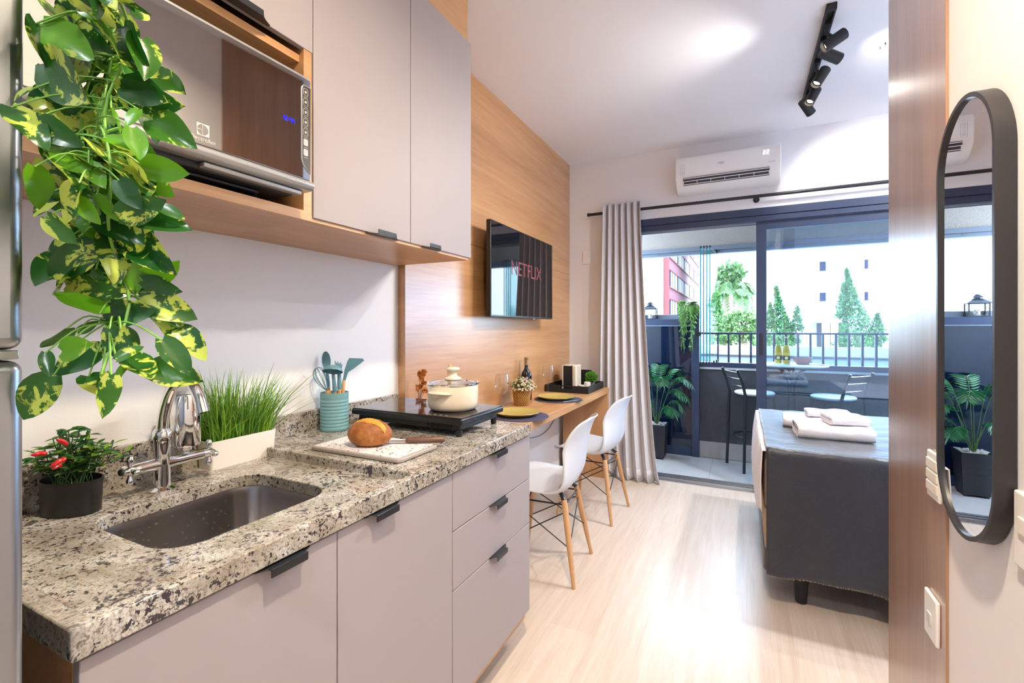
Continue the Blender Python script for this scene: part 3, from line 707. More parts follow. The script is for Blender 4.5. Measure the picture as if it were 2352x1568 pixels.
def spatula(mb, b_, ax):
    pts = [(787, 874), (793, 874), (799, 855), (814, 845), (836, 828), (833, 823), (802, 822), (798, 829), (791, 850)]
    f_ = [pixm(u, v, 1.765) for u, v in pts]; k_ = [q + FV * .004 for q in f_]; n = len(f_)
    mb.add(f_ + k_, [tuple(range(n)), tuple(range(2*n - 1, n - 1, -1))] + [(i, (i+1) % n, n + (i+1) % n, n + i) for i in range(n)])
utensil('spatula', 'teal flat spatula leaning right in the teal holder', (.018, .014, .014), (790, 873), 1.767, spatula)
def brush(mb, b_, ax):
    e = pixm(779, 852, 1.745); mb.tube([b_ - ax * .012, b_, e], [.0075, .0085, .006], 12)
    w0 = pixm(776, 843, 1.745)
    for k in range(6):
        q = pixm(770 + k * 3.1, 829 + (k % 2) * 3 + k * .8, 1.765 - .01 * (k % 2)); r_ = pixm(772 + k * 2.2, 850, 1.75); mb.tube([e, r_, q], [.003, .0028, .0022], 8)
utensil('pasta_server', 'teal pronged pasta server standing behind the ladle', (.022, 0, .014), (780, 886), 1.74, brush)
ws = thing('whisk', 'teal wire whisk leaning left in the teal holder', 'utensil', UC + Vector((-.02, -.01, .014)))
a_ = UC + Vector((-.012, -.014, .014)); b_ = pixm(752, 897, 1.742)
MB().tube([a_, b_], [.006, .0075], 12).build('handle', m_handle, ws)
w = MB(); tipc = pixm(729, 846, 1.735); axw = (tipc - b_).normalized(); sx = axw.cross(FV).normalized()
for k in range(5):
    a = PI * k / 5; sd = sx * math.cos(a) + FV * math.sin(a)
    L = (tipc - b_).length
    lp_ = bez(b_, b_ + axw * L * .5 + sd * .036, tipc + sd * .030, tipc + axw * .004, 10) + bez(tipc + axw * .004, tipc - sd * .030, b_ + axw * L * .5 - sd * .036, b_, 10)[1:]
    w.tube(lp_, .0012, 6)
w.build('wires', m_teal2, ws, smooth=60)

# ------------------------------------------------------------------ chopping board, bread, knife
CBp = Vector((-1.045, 1.135, CT))
bq = [Vector((x, y, 0)) for x, y in ((-1.222, 1.030), (-.866, 1.034), (-.868, 1.228), (-1.226, 1.240))]
cb = thing('chopping_board', 'grey rimmed chopping board with terrazzo specks in front of the cooktop', 'chopping board', CBp)
def inset(q, k):
    c = sum(q, Vector()) / 4; return [p_ + (c - p_).normalized() * k for p_ in q]
def rounded_quad(q, r, n=5):
    out = []
    for i in range(4):
        p0, p1, p2 = q[i - 1], q[i], q[(i + 1) % 4]; a_ = p1 + (p0 - p1).normalized() * r; c_ = p1 + (p2 - p1).normalized() * r
        for k in range(n + 1): t = k / n; out.append(a_ * (1-t)**2 + p1 * 2*t*(1-t) + c_ * t*t)
    return [(p_.x, p_.y) for p_ in out]
MB().prism(rounded_quad(bq, .02), 'z', CT + .001, CT + .013).build('rim', plain('board_grey', srgb(158, 148, 142), .5), cb, bevel=.003)
M = Mat('terrazzo'); mp = M.coords((1, 1, 1)); vo = M.new('ShaderNodeTexVoronoi', Scale=105.0, Randomness=1.0); M.link(mp, 'Vector', vo, 'Vector')
hs = M.new('ShaderNodeSeparateColor'); M.link(vo, 'Color', hs, 'Color')
th = M.new('ShaderNodeMath', operation='MULTIPLY'); M.link(hs, 'Green', th, 0); th.inputs[1].default_value = .42
lt = M.new('ShaderNodeMath', operation='LESS_THAN'); M.link(vo, 'Distance', lt, 0); M.link(th, 'Value', lt, 1)
cr = M.ramp([(0, srgb(40, 34, 40)), (.35, srgb(60, 50, 54)), (.5, srgb(206, 110, 80)), (.62, srgb(196, 84, 66)), (.75, srgb(150, 140, 138)), (1, srgb(80, 66, 64))]); cr.color_ramp.interpolation = 'CONSTANT'; M.link(hs, 'Red', cr, 'Fac')
mx = M.new('ShaderNodeMix', data_type='RGBA'); M.link(lt, 'Value', mx, 0); mx.inputs[6].default_value = srgb(226, 218, 220); M.link(cr, 'Color', mx, 7); M.link(mx, 2, M.p, 'Base Color'); M.p.inputs['Roughness'].default_value = .4
MB().prism(rounded_quad(inset(bq, .014), .014), 'z', CT + .012, CT + .0142).build('board_face', M.m, cb, smooth=0)
gv = MB(); gv.tube([(-1.175, 1.225, CT + .0136), (-1.12, 1.224, CT + .0136)], .006, 10); gv.build('grip_slot', plain('board_grip', srgb(140, 126, 120), .6), cb)
# bread
BC = Vector((-1.056, 1.118, CT + .0142)); ba = math.radians(20)
M = Mat('bread_crust'); mp = M.coords((1, 1, 1)); n1 = M.new('ShaderNodeTexNoise', Scale=22.0, Detail=6.0, Roughness=.7); M.link(mp, 'Vector', n1, 'Vector')
r = M.ramp([(.3, srgb(108, 60, 26)), (.5, srgb(152, 90, 40)), (.72, srgb(190, 132, 64))]); M.link(n1, 'Fac', r, 'Fac'); M.link(r, 'Color', M.p, 'Base Color'); M.p.inputs['Roughness'].default_value = .6
n2 = M.new('ShaderNodeTexNoise', Scale=120.0, Detail=4.0); M.link(mp, 'Vector', n2, 'Vector'); M.bump(n2, 'Fac', .35, .004)
m_crust = M.m; m_crumb = plain('bread_score', srgb(204, 144, 58), .75, bump=.5, bscale=90, var=.18, vscale=40)
def loaf(u, v):
    th_ = u * 2 * PI; ph = v * PI
    x = math.sin(ph) * math.cos(th_); y = math.sin(ph) * math.sin(th_); z = -math.cos(ph)
    zz = z * .042 + .036
    if z < -.3: zz = max(zz, .003)
    sc_ = 1 + .03 * math.sin(3 * th_ + 1) * math.sin(ph)
    ridge = math.exp(-((y - .25 + .25 * x * x) / .13) ** 2) * max(0, z) * .006
    k_ = .0016 * math.sin(x * 17 + y * 9) * math.sin(y * 13 + z * 11 + x * 5) * (z > -.3)
    return Vector((x * (.071 + k_) * sc_, y * (.050 + k_) * sc_, max(0, zz) + ridge + k_ * .5))
bl = MB().grid(loaf, 41, 21); bl.xf(Matrix.Translation(BC) @ Matrix.Rotation(ba, 4, 'Z'))
br = thing('bread_loaf', 'crusty brown bread loaf on the chopping board', 'bread', BC)
bl.build('crust', m_crust, br, smooth=80)
def score(u, v):
    x = (u - .5) * 1.72; w_ = (v - .5) * .80 * (1 - abs(x) * .75) ; y = -.02 - .34 * x - .10 * x * x + w_
    rr = 1 - x * x - y * y; z = math.sqrt(max(.03, rr))
    return Vector((x * .0712, y * .0502, z * .042 + .0366 + .0065 * math.sin(PI * v) ** .8 * math.sin(PI * u) ** .5 + .0007 * math.sin(u * 60 + v * 14)))
s_ = MB().grid(score, 30, 8); s_.xf(Matrix.Translation(BC) @ Matrix.Rotation(ba, 4, 'Z')); s_.build('score', m_crumb, br, smooth=80)
# knife
kz = CT + .0142
k0 = Vector((-.968, 1.188, kz + .010)); k1 = Vector((-.858, 1.246, kz + .012)); kd = (k1 - k0).normalized(); ks = Vector((-kd.y, kd.x, 0))
kn = thing('bread_knife', 'knife with worn wooden handle lying behind the bread loaf', 'knife', (-.97, 1.19, kz))
hd = MB(); hd.tube([k0, k0 + kd * .01, k0 + kd * .06, k1 - kd * .01, k1], [.008, .010, .0092, .0105, .007], 14); hd.build('handle', wood('knife_wood', srgb(70, 42, 32), srgb(96, 60, 44), srgb(120, 80, 60), 'x', .5), kn, smooth=60)
e0 = k0 - kd * .13; bl_ = MB(); zb = kz + .0065
pq = [k0 + ks * .008, k0 - ks * .009, e0 - ks * .006, e0 - kd * .015 + ks * .006, e0 + ks * .009]
bl_.prism([(q.x, q.y) for q in pq], 'z', zb, zb + .0016); bl_.build('blade', m_steel, kn, smooth=0)

# ------------------------------------------------------------------ induction cooktop and pot
kx0, kx1, ky0, ky1 = -1.382, -.868, 1.362, 1.676; KT = .957
kt = thing('induction_cooktop', 'black portable two-zone induction cooktop on the worktop', 'cooktop', (-1.12, 1.52, CT))
MB().box(kx0 + .02, kx1 - .02, ky0 + .02, ky1 - .015, CT + .022, CT + .05).build('base_tray', m_matblk, kt, bevel=.006)
MB().box(kx0, kx1, ky0, ky1, CT + .045, KT - .003).build('housing', plain('cooktop_black', srgb(20, 20, 24), .28), kt, bevel=.006, seg=3)
M = Mat('cooktop_glass'); M.p.inputs['Base Color'].default_value = srgb(34, 28, 28); M.p.inputs['Roughness'].default_value = .08
gl = MB().box(kx0 + .004, kx1 - .004, ky0 + .004, ky1 - .004, KT - .004, KT).build('glass_top', M.m, kt, bevel=.0015)
mk = MB(); zt = KT + .0002
def annulus(mb, c, r0, r1, n=48):
    vs = []
    for k in range(n): a = 2 * PI * k / n; vs += [(c[0] + r0 * math.cos(a), c[1] + r0 * math.sin(a), zt), (c[0] + r1 * math.cos(a), c[1] + r1 * math.sin(a), zt)]
    mb.add(vs, [(2*k, 2*k+1, (2*k+3) % (2*n), (2*k+2) % (2*n)) for k in range(n)])
for cx in (-1.245, -.998):
    annulus(mk, (cx, 1.535), .090, .0915); annulus(mk, (cx, 1.535), .058, .0592)
    for k in range(5): mk.box(cx - .055 + k * .025, cx - .045 + k * .025, ky0 + .022, ky0 + .028, zt - .0001, zt + .0002)
mk.box(-1.1225, -1.1205, ky0 + .006, ky1 - .006, zt - .0001, zt + .0001)
mk.build('zone_marking', plain('print_grey', srgb(150, 146, 146), .4), gl, smooth=0)
sl = MB()
for k in range(14): sl.box(-1.03 + k * .008, -1.026 + k * .008, ky0 + .018, ky0 + .0205, CT + .026, CT + .044)
sl.build('vent_slots', plain('vent_dark', srgb(8, 8, 8), .7), kt, smooth=0)
for x in (kx0 + .03, kx1 - .03):
    for y in (ky0 + .03, ky1 - .03): MB().lathe([(.009, 0), (.011, .003), (.013, .024)], (x, y, CT), 16).build('foot', m_matblk, kt)
PC = Vector((-1.008, 1.520, KT)); m_cream = plain('cream_enamel', srgb(232, 218, 196), .22, coat=.3)
pt = thing('cooking_pot', 'cream enamel cooking pot on the right cooktop zone', 'pot', PC)
MB().lathe([(.080, .0005), (.088, .004), (.0945, .014), (.097, .03), (.098, .094), (.0975, .096), (.0945, .096), (.0945, .03), (.088, .010), (0, .008)], PC, 48).build('body', m_cream, pt, smooth=50)
hdir = (Vector((-SI, CO, 0)) * -.86 - RV * .46).normalized()
for sgn in (1, -1):
    dv = hdir * sgn; tv = Vector((-dv.y, dv.x, 0)); h = MB()
    def hf(u, v, dv=dv, tv=tv):
        a = (u - .5) * 2; bulge = (1 - a * a) ** .6 * .034 if abs(a) < 1 else 0
        base = PC + dv * (math.sqrt(max(0, .098**2 - (a * .054)**2)) - .001) + tv * (a * .054)
        return base + dv * (bulge * v) + Vector((0, 0, .080 - .010 * abs(a) ** 2.5 - .004 * v * v))
    h.grid(hf, 17, 7); hh_ = h.build('side_handle', m_cream, pt, smooth=80, solid=.007, soff=-1)
    MB().tube([PC + dv * .095 + Vector((0, 0, .067)), PC + dv * .1135 + Vector((0, 0, .067))], [.016, .012], 14).build('handle_mount', m_cream, hh_, smooth=40)
    MB().tube([PC + dv * .113 + Vector((0, 0, .067)), PC + dv * .1145 + Vector((0, 0, .067))], .0045, 12).build('screw', m_steel, hh_)
LZ = KT + .097
pl = thing('pot_lid', 'glass lid with steel rim and cream knob on the pot', 'lid', PC + Vector((0, 0, .097)))
MB().lathe([(.0985, -.002), (.1005, .001), (.1000, .006), (.096, .0075), (.093, .006), (.094, .001)], (PC.x, PC.y, LZ), 48).build('rim', m_chrome, pl, smooth=50)
MB().lathe([(.0945, .004), (.08, .008), (.05, .013), (.02, .016), (0, .0165)], (PC.x, PC.y, LZ), 40).build('glass', glass_pane('lid_glass', (.97, .97, .96, 1), 1.25), pl, smooth=80)
MB().lathe([(.030, .014), (.033, .018), (.031, .024), (.018, .029), (.014, .036), (.018, .046), (.026, .054), (.0265, .059), (.020, .064), (0, .065)], (PC.x, PC.y, LZ), 32).build('knob', m_cream, pl, smooth=60)
st = MB(); st.sphere((PC.x + .05, PC.y + .02, LZ + .0135), (.004, .004, .0015)); st.build('steam_vent', m_matblk, pl)
# ------------------------------------------------------------------ wooden desk along the wall
DT = .765; DX = -1.018; DT0 = DT - .046
dk = thing('wall_desk', 'long oak desk along the panelled wall with one side panel', 'desk', (-1.2, 2.8, 0))
MB().box(XP, DX, 1.722, 3.918, DT0, DT).build('desk_top', m_woodc, dk, bevel=.0015)
MB().box(XP, DX - .003, 3.875, 3.915, 0, DT0).build('side_panel', wood('oak_side', W0, W1, W2, 'z', .4), dk)
cab = MB(); cab.tube(bez((XL + .006, 3.88, .70), (XL + .006, 3.86, .36), (XL + .006, 3.35, .34), (XL + .006, 2.95, .53), 16), .0032, 8)
tag(cab.build('power_cable', plain('cable_grey', srgb(150, 146, 148), .5), None, off=(XL + .006, 3.4, .45)), 'thin pale cable looping on the wall under the desk', 'cable')

m_olive = plain('mustard_glaze', srgb(184, 163, 92), .35, coat=.2); m_mat = fabric('navy_weave', srgb(50, 48, 72), srgb(84, 80, 104), 260, .9)
# placemats and plates
def placemat(c, label):
    mb = MB(); mb.lathe([(0, 0), (.168, 0), (.170, .0015), (.168, .0035)] + [(.168 - k * .012, .0035 + (.0012 if k % 2 else 0)) for k in range(1, 14)] + [(0, .0036)], c, 56)
    return tag(mb.build('placemat', m_mat, None, smooth=50, off=c), label, 'placemat', 'round woven placemats on the desk')
def dplate(c, label):
    mb = MB(); mb.lathe([(0, .0), (.085, 0), (.095, .004), (.128, .017), (.133, .022), (.132, .0235), (.126, .021), (.09, .010), (0, .008)], c, 56)
    return tag(mb.build('dinner_plate', m_olive, None, smooth=60, off=c), label, 'plate', 'mustard plates on the desk')
P1 = Vector((-1.165, 2.415, DT)); P2 = Vector((-1.178, 3.085, DT))
placemat(P1 + Vector((.018, -.005, 0)), 'round navy placemat under the mustard plate next to the cooktop'); placemat(P2 + Vector((.010, .010, 0)), 'round navy placemat under the far mustard plate by the tray')
dplate(P1 + Vector((0, 0, .004)), 'mustard dinner plate nearest the cooktop'); dplate(P2 + Vector((0, 0, .004)), 'mustard dinner plate next to the black tray')
def fork(c, a, label):
    t = MB(); R = Matrix.Translation(c) @ Matrix.Rotation(a, 4, 'Z')
    t.tube([(-.09, 0, .004), (-.02, 0, .006), (.03, 0, .005)], [.0035, .002, .003], 8); t.box(.03, .05, -.010, .010, .004, .0055)
    for k in range(4): t.box(.05, .085, -.010 + k * .0058, -.0075 + k * .0058, .004, .0055)
    t.xf(R); return tag(t.build('fork', m_steel, None, off=c), label, 'fork')
fork(P2 + Vector((.145, -.05, .004)), 1.0, 'steel fork beside the plate near the black tray')
# wine glasses
m_wineglass = glass_pane('wine_glass_clear', (.965, .965, .965, 1), 1.5)
def wineglass(c, label):
    mb = MB(); mb.lathe([(.034, 0), (.034, .0015), (.010, .005), (.0042, .012), (.0036, .05), (.0042, .085), (.012, .095), (.034, .114), (.048, .140), (.049, .156), (.0445, .192), (.039, .222),
                        (.038, .222), (.0433, .192), (.0475, .156), (.0465, .140), (.033, .116), (.010, .099), (0, .097)], c, 40)
    return tag(mb.build('wine_glass', m_wineglass, None, smooth=70, off=c), label, 'glass', 'stemmed wine glasses on the desk')
wineglass(Vector((-1.330, 2.545, DT)), 'empty wine glass beside the cooktop and near plate'); wineglass(Vector((-1.340, 3.330, DT)), 'empty wine glass in front of the black tray')
# flower basket
BK = Vector((-1.300, 2.770, DT))
fb = thing('flower_basket', 'cream and pink flowers in a brown woven basket', 'flower pot', BK)
M = Mat('wicker'); mp = M.coords((1, 1, 1)); wv = M.new('ShaderNodeTexWave', Scale=34.0, Distortion=0.0); wv.bands_direction = 'DIAGONAL'; M.link(mp, 'Vector', wv, 'Vector')
r = M.ramp([(.3, srgb(84, 54, 24)), (.7, srgb(176, 128, 62))]); M.link(wv, 'Fac', r, 'Fac'); M.link(r, 'Color', M.p, 'Base Color'); M.bump(wv, 'Fac', .6, .006); M.p.inputs['Roughness'].default_value = .6
MB().lathe([(.048, 0), (.050, .003), (.060, .100), (.062, .104), (.062, .110), (.056, .110), (.054, .09), (0, .088)], BK, 40).build('basket', M.m, fb, smooth=50)
wm = MB()
for s in (1, -1):
    for k in range(26):
        pts = []
        for j in range(9): t = j / 8; a = 2 * PI * k / 26 + s * t * 1.0; rr = .0505 + .0105 * t; pts.append(BK + Vector((rr * math.cos(a), rr * math.sin(a), .003 + .1 * t)))
        wm.tube(pts, .0014, 5)
wm.build('weave', plain('wicker_cane', srgb(186, 140, 72), .55), fb, smooth=60)
fl = MB(); lf = MB()
for i in range(520):
    a = RND.uniform(0, 2 * PI); q = math.acos(RND.uniform(.0, 1)); rr = RND.uniform(.055, .088)
    c = BK + Vector((rr * math.sin(q) * math.cos(a) * 1.12, rr * math.sin(q) * math.sin(a) * 1.12, .105 + rr * math.cos(q) * .95)); nrm = (c - BK - Vector((0, 0, .09))).normalized()
    if c.x < XP + .008: continue
    if i % 7 < 5:
        tone = (RND.choice([0, 0, .05, .6]), 0, 0); u_ = nrm.orthogonal().normalized(); w_ = nrm.cross(u_)
        for k in range(5):
            a2 = 2 * PI * k / 5; e = c + (u_ * math.cos(a2) + w_ * math.sin(a2)) * RND.uniform(.005, .0085) + nrm * .002; leaf_mesh(fl, c, e, .0062, nrm, .2, -.1, n=3, tone=tone)
    else: leaf_mesh(lf, c - nrm * .02, c + Vector((RND.uniform(-.02, .02), RND.uniform(-.02, .02), .004)), .012, nrm, .3, .2, n=4, tone=(RND.random(), 0, 0))
fl.build('blossoms', leafmat('blossom', srgb(236, 226, 196), srgb(206, 160, 168), srgb(236, 226, 196), .6), fb, smooth=60); lf.build('leaves', leafmat('basket_leaf', srgb(62, 84, 40), srgb(140, 164, 74), srgb(140, 164, 74), .5), fb, smooth=60)
MB().lathe([(.03, .085), (.05, .12), (.035, .15), (0, .16)], BK, 16).build('filler', plain('basket_moss', srgb(54, 66, 32), .9, bump=.8, bscale=90), fb)
# wine bottle
WB = Vector((-1.365, 2.985, DT))
wbt = thing('wine_bottle', 'dark wine bottle standing behind the flower basket', 'bottle', WB)
MB().lathe([(.034, 0), (.037, .003), (.037, .17), (.034, .19), (.018, .215), (.0135, .23), (.0135, .285), (.015, .287), (.015, .297), (0, .297)], WB, 32).build('glass', plain('bottle_dark', srgb(16, 12, 16), .12), wbt, smooth=50)
MB().lathe([(.0375, .04), (.0375, .13)], WB, 32).build('label', plain('bottle_label', srgb(34, 30, 38), .5), wbt, smooth=60)
MB().lathe([(.0142, .245), (.0145, .288), (.0156, .289), (.0156, .2985), (0, .2985)], WB, 24).build('capsule', plain('capsule_tan', srgb(150, 120, 84), .4), wbt, smooth=40)
# black tray with coffee machine, plant and cups
T0, T1, U0, U1 = -1.412, -1.055, 3.440, 3.870
ty = thing('serving_tray', 'black wooden tray with cut-out handle at the desk end', 'tray', (-1.23, 3.65, DT))
MB().box(T0, T1, U0, U1, DT, DT + .008).build('base', m_matblk, ty)
def wall_with_slot(mb, x0, x1, y0, y1, z0, z1):
    c = (x0 + x1) / 2; hw = .050
    mb.box(x0, c - hw, y0, y1, z0, z1); mb.box(c + hw, x1, y0, y1, z0, z1); mb.box(c - hw, c + hw, y0, y1, z0, z0 + .022); mb.box(c - hw, c + hw, y0, y1, z0 + .042, z1)
e = MB(); wall_with_slot(e, T0, T1, U0, U0 + .009, DT + .008, DT + .056); e.build('end_wall', m_matblk, ty, bevel=.0008)
e = MB(); wall_with_slot(e, T0, T1, U1 - .009, U1, DT + .008, DT + .056); e.build('end_wall', m_matblk, ty, bevel=.0008)
for x in (T0, T1 - .009): MB().box(x, x + .009, U0 + .009, U1 - .009, DT + .008, DT + .056).build('side_wall', m_matblk, ty, bevel=.0008)
KZ = DT + .0085
km = thing('coffee_machine', 'slim black and cream coffee machine in the tray', 'coffee machine', (-1.29, 3.68, KZ))
ky = (3.600, 3.735); kx = (-1.325, -1.205); kh = .195
m_crm = plain('machine_cream', srgb(226, 216, 198), .3)
MB().box(kx[0] + .006, kx[1] - .034, ky[0] + .004, ky[1], KZ, KZ + kh - .006).build('body', m_matblk, km, bevel=.004)
MB().box(kx[1] - .036, kx[1], ky[0], ky[1], KZ, KZ + kh).build('front_cover', m_crm, km, bevel=.010, seg=4)
e = MB(); e.box(kx[0], kx[0] + .007, ky[0], ky[1] - .01, KZ, KZ + kh - .004); e.box(kx[0], kx[1] - .045, ky[0], ky[1] - .01, KZ + kh - .008, KZ + kh - .001); e.build('trim_band', m_crm, km, bevel=.002)
e = MB(); e.box(kx[0] + .03, kx[1] - .06, ky[1], ky[1] + .045, KZ + .03, KZ + kh - .02); e.box(kx[0] + .03, kx[1] - .06, ky[1], ky[1] + .05, KZ, KZ + .02); e.build('water_tank', plain('tank_smoke', srgb(60, 50, 48), .1, trans=.4), km, bevel=.006)
bs = MB(); bs.prism([(x, z) for x, z in rrect(-1.398, -1.140, KZ, KZ + .140, .025, 5)], 'y', 3.846, 3.854)
tag(bs.build('coffee_rack', m_matblk, None, bevel=.001, off=(-1.27, 3.85, KZ)), 'black rounded board standing behind the coffee machine in the tray', 'board')
bx = Vector((-1.135, 3.785, KZ))
bp = thing('ball_topiary', 'bright green ball plant in a small pot in the black tray', 'potted plant', bx)
MB().lathe([(.024, 0), (.030, .04), (.031, .043), (.027, .043), (0, .04)], bx, 24).build('pot', plain('pot_grey', srgb(128, 128, 134), .5), bp, smooth=40)
lf = MB(); BCn = bx + Vector((0, 0, .083))
for i in range(330):
    q = math.acos(RND.uniform(-.75, 1)); a = RND.uniform(0, 2 * PI); nrm = Vector((math.sin(q) * math.cos(a), math.sin(q) * math.sin(a), math.cos(q)))
    c = BCn + Vector((nrm.x * .048, nrm.y * .048, nrm.z * .042)) * RND.uniform(.75, 1.0); tv = nrm.orthogonal().normalized(); tv.rotate(Matrix.Rotation(RND.uniform(0, 6), 3, nrm))
    leaf_mesh(lf, c, c + nrm * .015 + tv * .007, .009, tv.cross(nrm) + nrm * .2, .3, .1, n=3, tone=(RND.random(), 0, 0))
MB().sphere(BCn, (.040, .040, .035)).build('core', plain('topiary_core', srgb(42, 92, 20), .8), bp)
lf.build('foliage', leafmat('topiary_leaf', srgb(58, 128, 26), srgb(128, 190, 60), srgb(128, 190, 60), .4), bp, smooth=60)
def cup(c, r, h, label):
    return tag(MB().lathe([(r * .8, 0), (r, .004), (r, h), (r - .003, h), (r - .004, .006), (0, .006)], c, 28).build('cup', m_whitec, None, smooth=45, off=c), label, 'cup', 'small white cups in the tray')
cup(Vector((-1.160, 3.590, KZ)), .026, .040, 'shorter white cup in the tray next to the coffee machine'); cup(Vector((-1.140, 3.690, KZ)), .026, .055, 'taller white cup in the tray below the ball plant')
# amber dried flower in a bottle behind the pot
av = thing('dried_flower_vase', 'amber dried flowers in a small brown vase behind the pot', 'vase', (-1.385, 1.775, DT))
vc = Vector((-1.370, 1.775, DT))
MB().lathe([(.022, 0), (.028, .02), (.026, .07), (.012, .10), (.010, .13), (.012, .135), (.008, .135), (.007, .10), (0, .05)], vc, 24).build('vase', plain('vase_brown', srgb(120, 70, 44), .3), av, smooth=60)
fl = None; sm = MB(); m_amb = leafmat('amber_petal', srgb(150, 70, 24), srgb(214, 146, 66), srgb(214, 146, 66), .4)
for (du, dv) in ((-1, 0), (4, -12), (-6, -9), (2, 14), (-9, 22), (3, 26), (60, 8), (50, 14)):
    c = at_depth(970 + du, 868 + dv, 2.19 + .01 * RND.random()); c.x = max(c.x, XP + .012)
    sm.tube(bez(vc + Vector((0, 0, .11)), vc + Vector((0, 0, .16)), c - Vector((0, 0, .03)), c, 6), .0010, 5)
    fl = MB()
    for k in range(9):
        e = c + Vector((RND.uniform(-.4, 1) * .021, RND.uniform(-1, 1) * .023, RND.uniform(-1, 1) * .021)); e.x = max(e.x, XP + .006); leaf_mesh(fl, c, e, .021, (RND.uniform(0, 1), -1, RND.uniform(-1, 1)), .3, .2, n=3, tone=(RND.random(), 0, 0))
    fl.build('blossom', m_amb, av, smooth=60)
sm.build('stems', plain('stem_brown', srgb(110, 66, 30), .6), av)
wsx = thing('wooden_spoon', 'wooden spoon handle rising behind the pot lid knob', 'utensil', (-1.25, 1.735, DT))
hp0 = Vector((-1.235, 1.745, DT + .005)); hp1 = at_depth(1033, 836, 2.05); hp0 = Vector((hp1.x - .01, hp1.y + .0, DT + .012)); hp0.x = max(hp0.x, XP + .02)
MB().tube([hp0, hp0 + (hp1 - hp0) * .5, hp1 - (hp1 - hp0) * .06, hp1], [.011, .009, .010, .006], 14).build('handle', m_handle, wsx, smooth=60)
MB().sphere(hp1 - (hp1 - hp0) * .05 - FV * .009, (.0035, .003, .0035), 10, 6).build('hanging_hole', m_matblk, wsx)
MB().sphere(hp0 + Vector((0, 0, .02)), (.022, .008, .030), 18, 10).build('bowl', m_handle, wsx, smooth=80)

# ------------------------------------------------------------------ television
tv = thing('television', 'flat black wall television showing red lettering', 'television', (XP, 2.855, 1.62))
TVM = Matrix.Translation((XP, 2.855, 1.62)) @ Matrix.Rotation(math.radians(0.0), 4, 'Y')
def T(mb, **k): return mb.xf(TVM)
fx = .108
T(MB().box(fx - .030, fx, -.490, .490, -.284, .284)).build('frame', plain('tv_bezel', srgb(26, 24, 28), .3), tv, bevel=.003)
M = Mat('tv_screen'); M.p.inputs['Base Color'].default_value = (.006, .006, .008, 1); M.p.inputs['Roughness'].default_value = .03; M.p.inputs['Specular IOR Level'].default_value = .8
T(MB().box(fx - .002, fx + .0012, -.482, .482, -.272, .277)).build('screen', M.m, tv, smooth=0)
T(MB().box(fx - .06, fx - .03, -.3, .3, -.22, .10)).build('rear_housing', m_matblk, tv, bevel=.01)
T(MB().box(.0, fx - .055, -.12, .12, -.1, .1)).build('wall_bracket', m_matblk, tv)
T(MB().box(fx - .018, fx - .004, .13, .165, -.289, -.283)).build('logo_tab', m_silver, tv)
o3 = TVM @ Vector((fx + .0016, .018, .030)); u3 = (TVM.to_3x3() @ Vector((0, 0, 1)))
lt = lettering('screen_lettering', 'NETFLIX', .130, emit('screen_red', (.55, .02, .02, 1), .4), tv, o3, (0, 1, 0), u3, .0002)
lt.scale = (1, 1, 1)

# ------------------------------------------------------------------ air conditioner
ac = thing('air_conditioner', 'white split air conditioner high on the wall above the curtain rod', 'air conditioner', (-.115, YB, 2.34))
a0, a1, yb = -.478, .250, YB
pro = [(yb, 2.345), (yb, 2.615), (yb - .150, 2.615), (yb - .175, 2.606), (yb - .19, 2.58), (yb - .192, 2.50), (yb - .184, 2.44), (yb - .16, 2.395), (yb - .11, 2.355), (yb - .08, 2.345)]
MB().prism(pro, 'x', a0, a1).build('body', m_white, ac, bevel=.010, seg=3)
ot = MB(); ot.prism([(yb - .193, 2.437), (yb - .1705, 2.399), (yb - .1585, 2.388), (yb - .150, 2.40), (yb - .18, 2.445)], 'x', a0 + .060, a1 - .075); ot.build('air_outlet', plain('outlet_dark', srgb(48, 48, 60), .5), ac, smooth=0)
lv = MB()
def onf(t): return (yb - .196 + .036 * t, 2.436 - .048 * t)
for t in (.08, .45, .86):
    y, z = onf(t); lv.box(a0 + .060, a1 - .075, y - .003, y + .001, z - .0022, z + .0022)
for k in range(7):
    x = a0 + .062 + k * (a1 - a0 - .137) / 6 * .995; (ya, za), (yc, zc) = onf(.45), onf(.86); lv.add([(x-.002, ya-.002, za), (x+.002, ya-.002, za), (x+.002, yc-.002, zc), (x-.002, yc-.002, zc), (x-.002, ya+.002, za), (x+.002, ya+.002, za), (x+.002, yc+.002, zc), (x-.002, yc+.002, zc)], [(0,1,2,3),(7,6,5,4),(0,4,5,1),(1,5,6,2),(2,6,7,3),(3,7,4,0)])
lv.build('louvre', m_white, ac, smooth=0)
ds = MB(); seven(ds, '22', (a1 - .118, yb - .1935, 2.535), (1, 0, 0), (0, 0, 1), .030); ds.build('temperature_display', emit('display_white', (.75, .85, 1, 1), 2.2), ac, smooth=0)
lb = MB(); q0, q1 = a0 + .038, a0 + .072
lb.tube([(x, yb - .1925, z) for x, z in ((q0, 2.462), (q1, 2.462), (q1, 2.548), (q0, 2.548))], .0008, 4, closed=True)
lb.tube([(q0 + .016 + .007 * math.cos(2*PI*k/10), yb - .1925, 2.535 + .007 * math.sin(2*PI*k/10)) for k in range(10)], .0007, 4, closed=True)
for z in (2.517, 2.506, 2.492, 2.480, 2.472): lb.box(q0 + .008, q1 - .009, yb - .193, yb - .1915, z, z + .0018)
lb.build('energy_label', plain('label_grey', srgb(170, 172, 178), .5), ac, smooth=0)
m_acl = plain('brand_grey', srgb(168, 174, 184), .5)
lettering('brand_lettering', 'elgin', .026, m_acl, ac, (-.145, yb - .1935, 2.522), (1, 0, 0), (0, 0, 1), .0003)
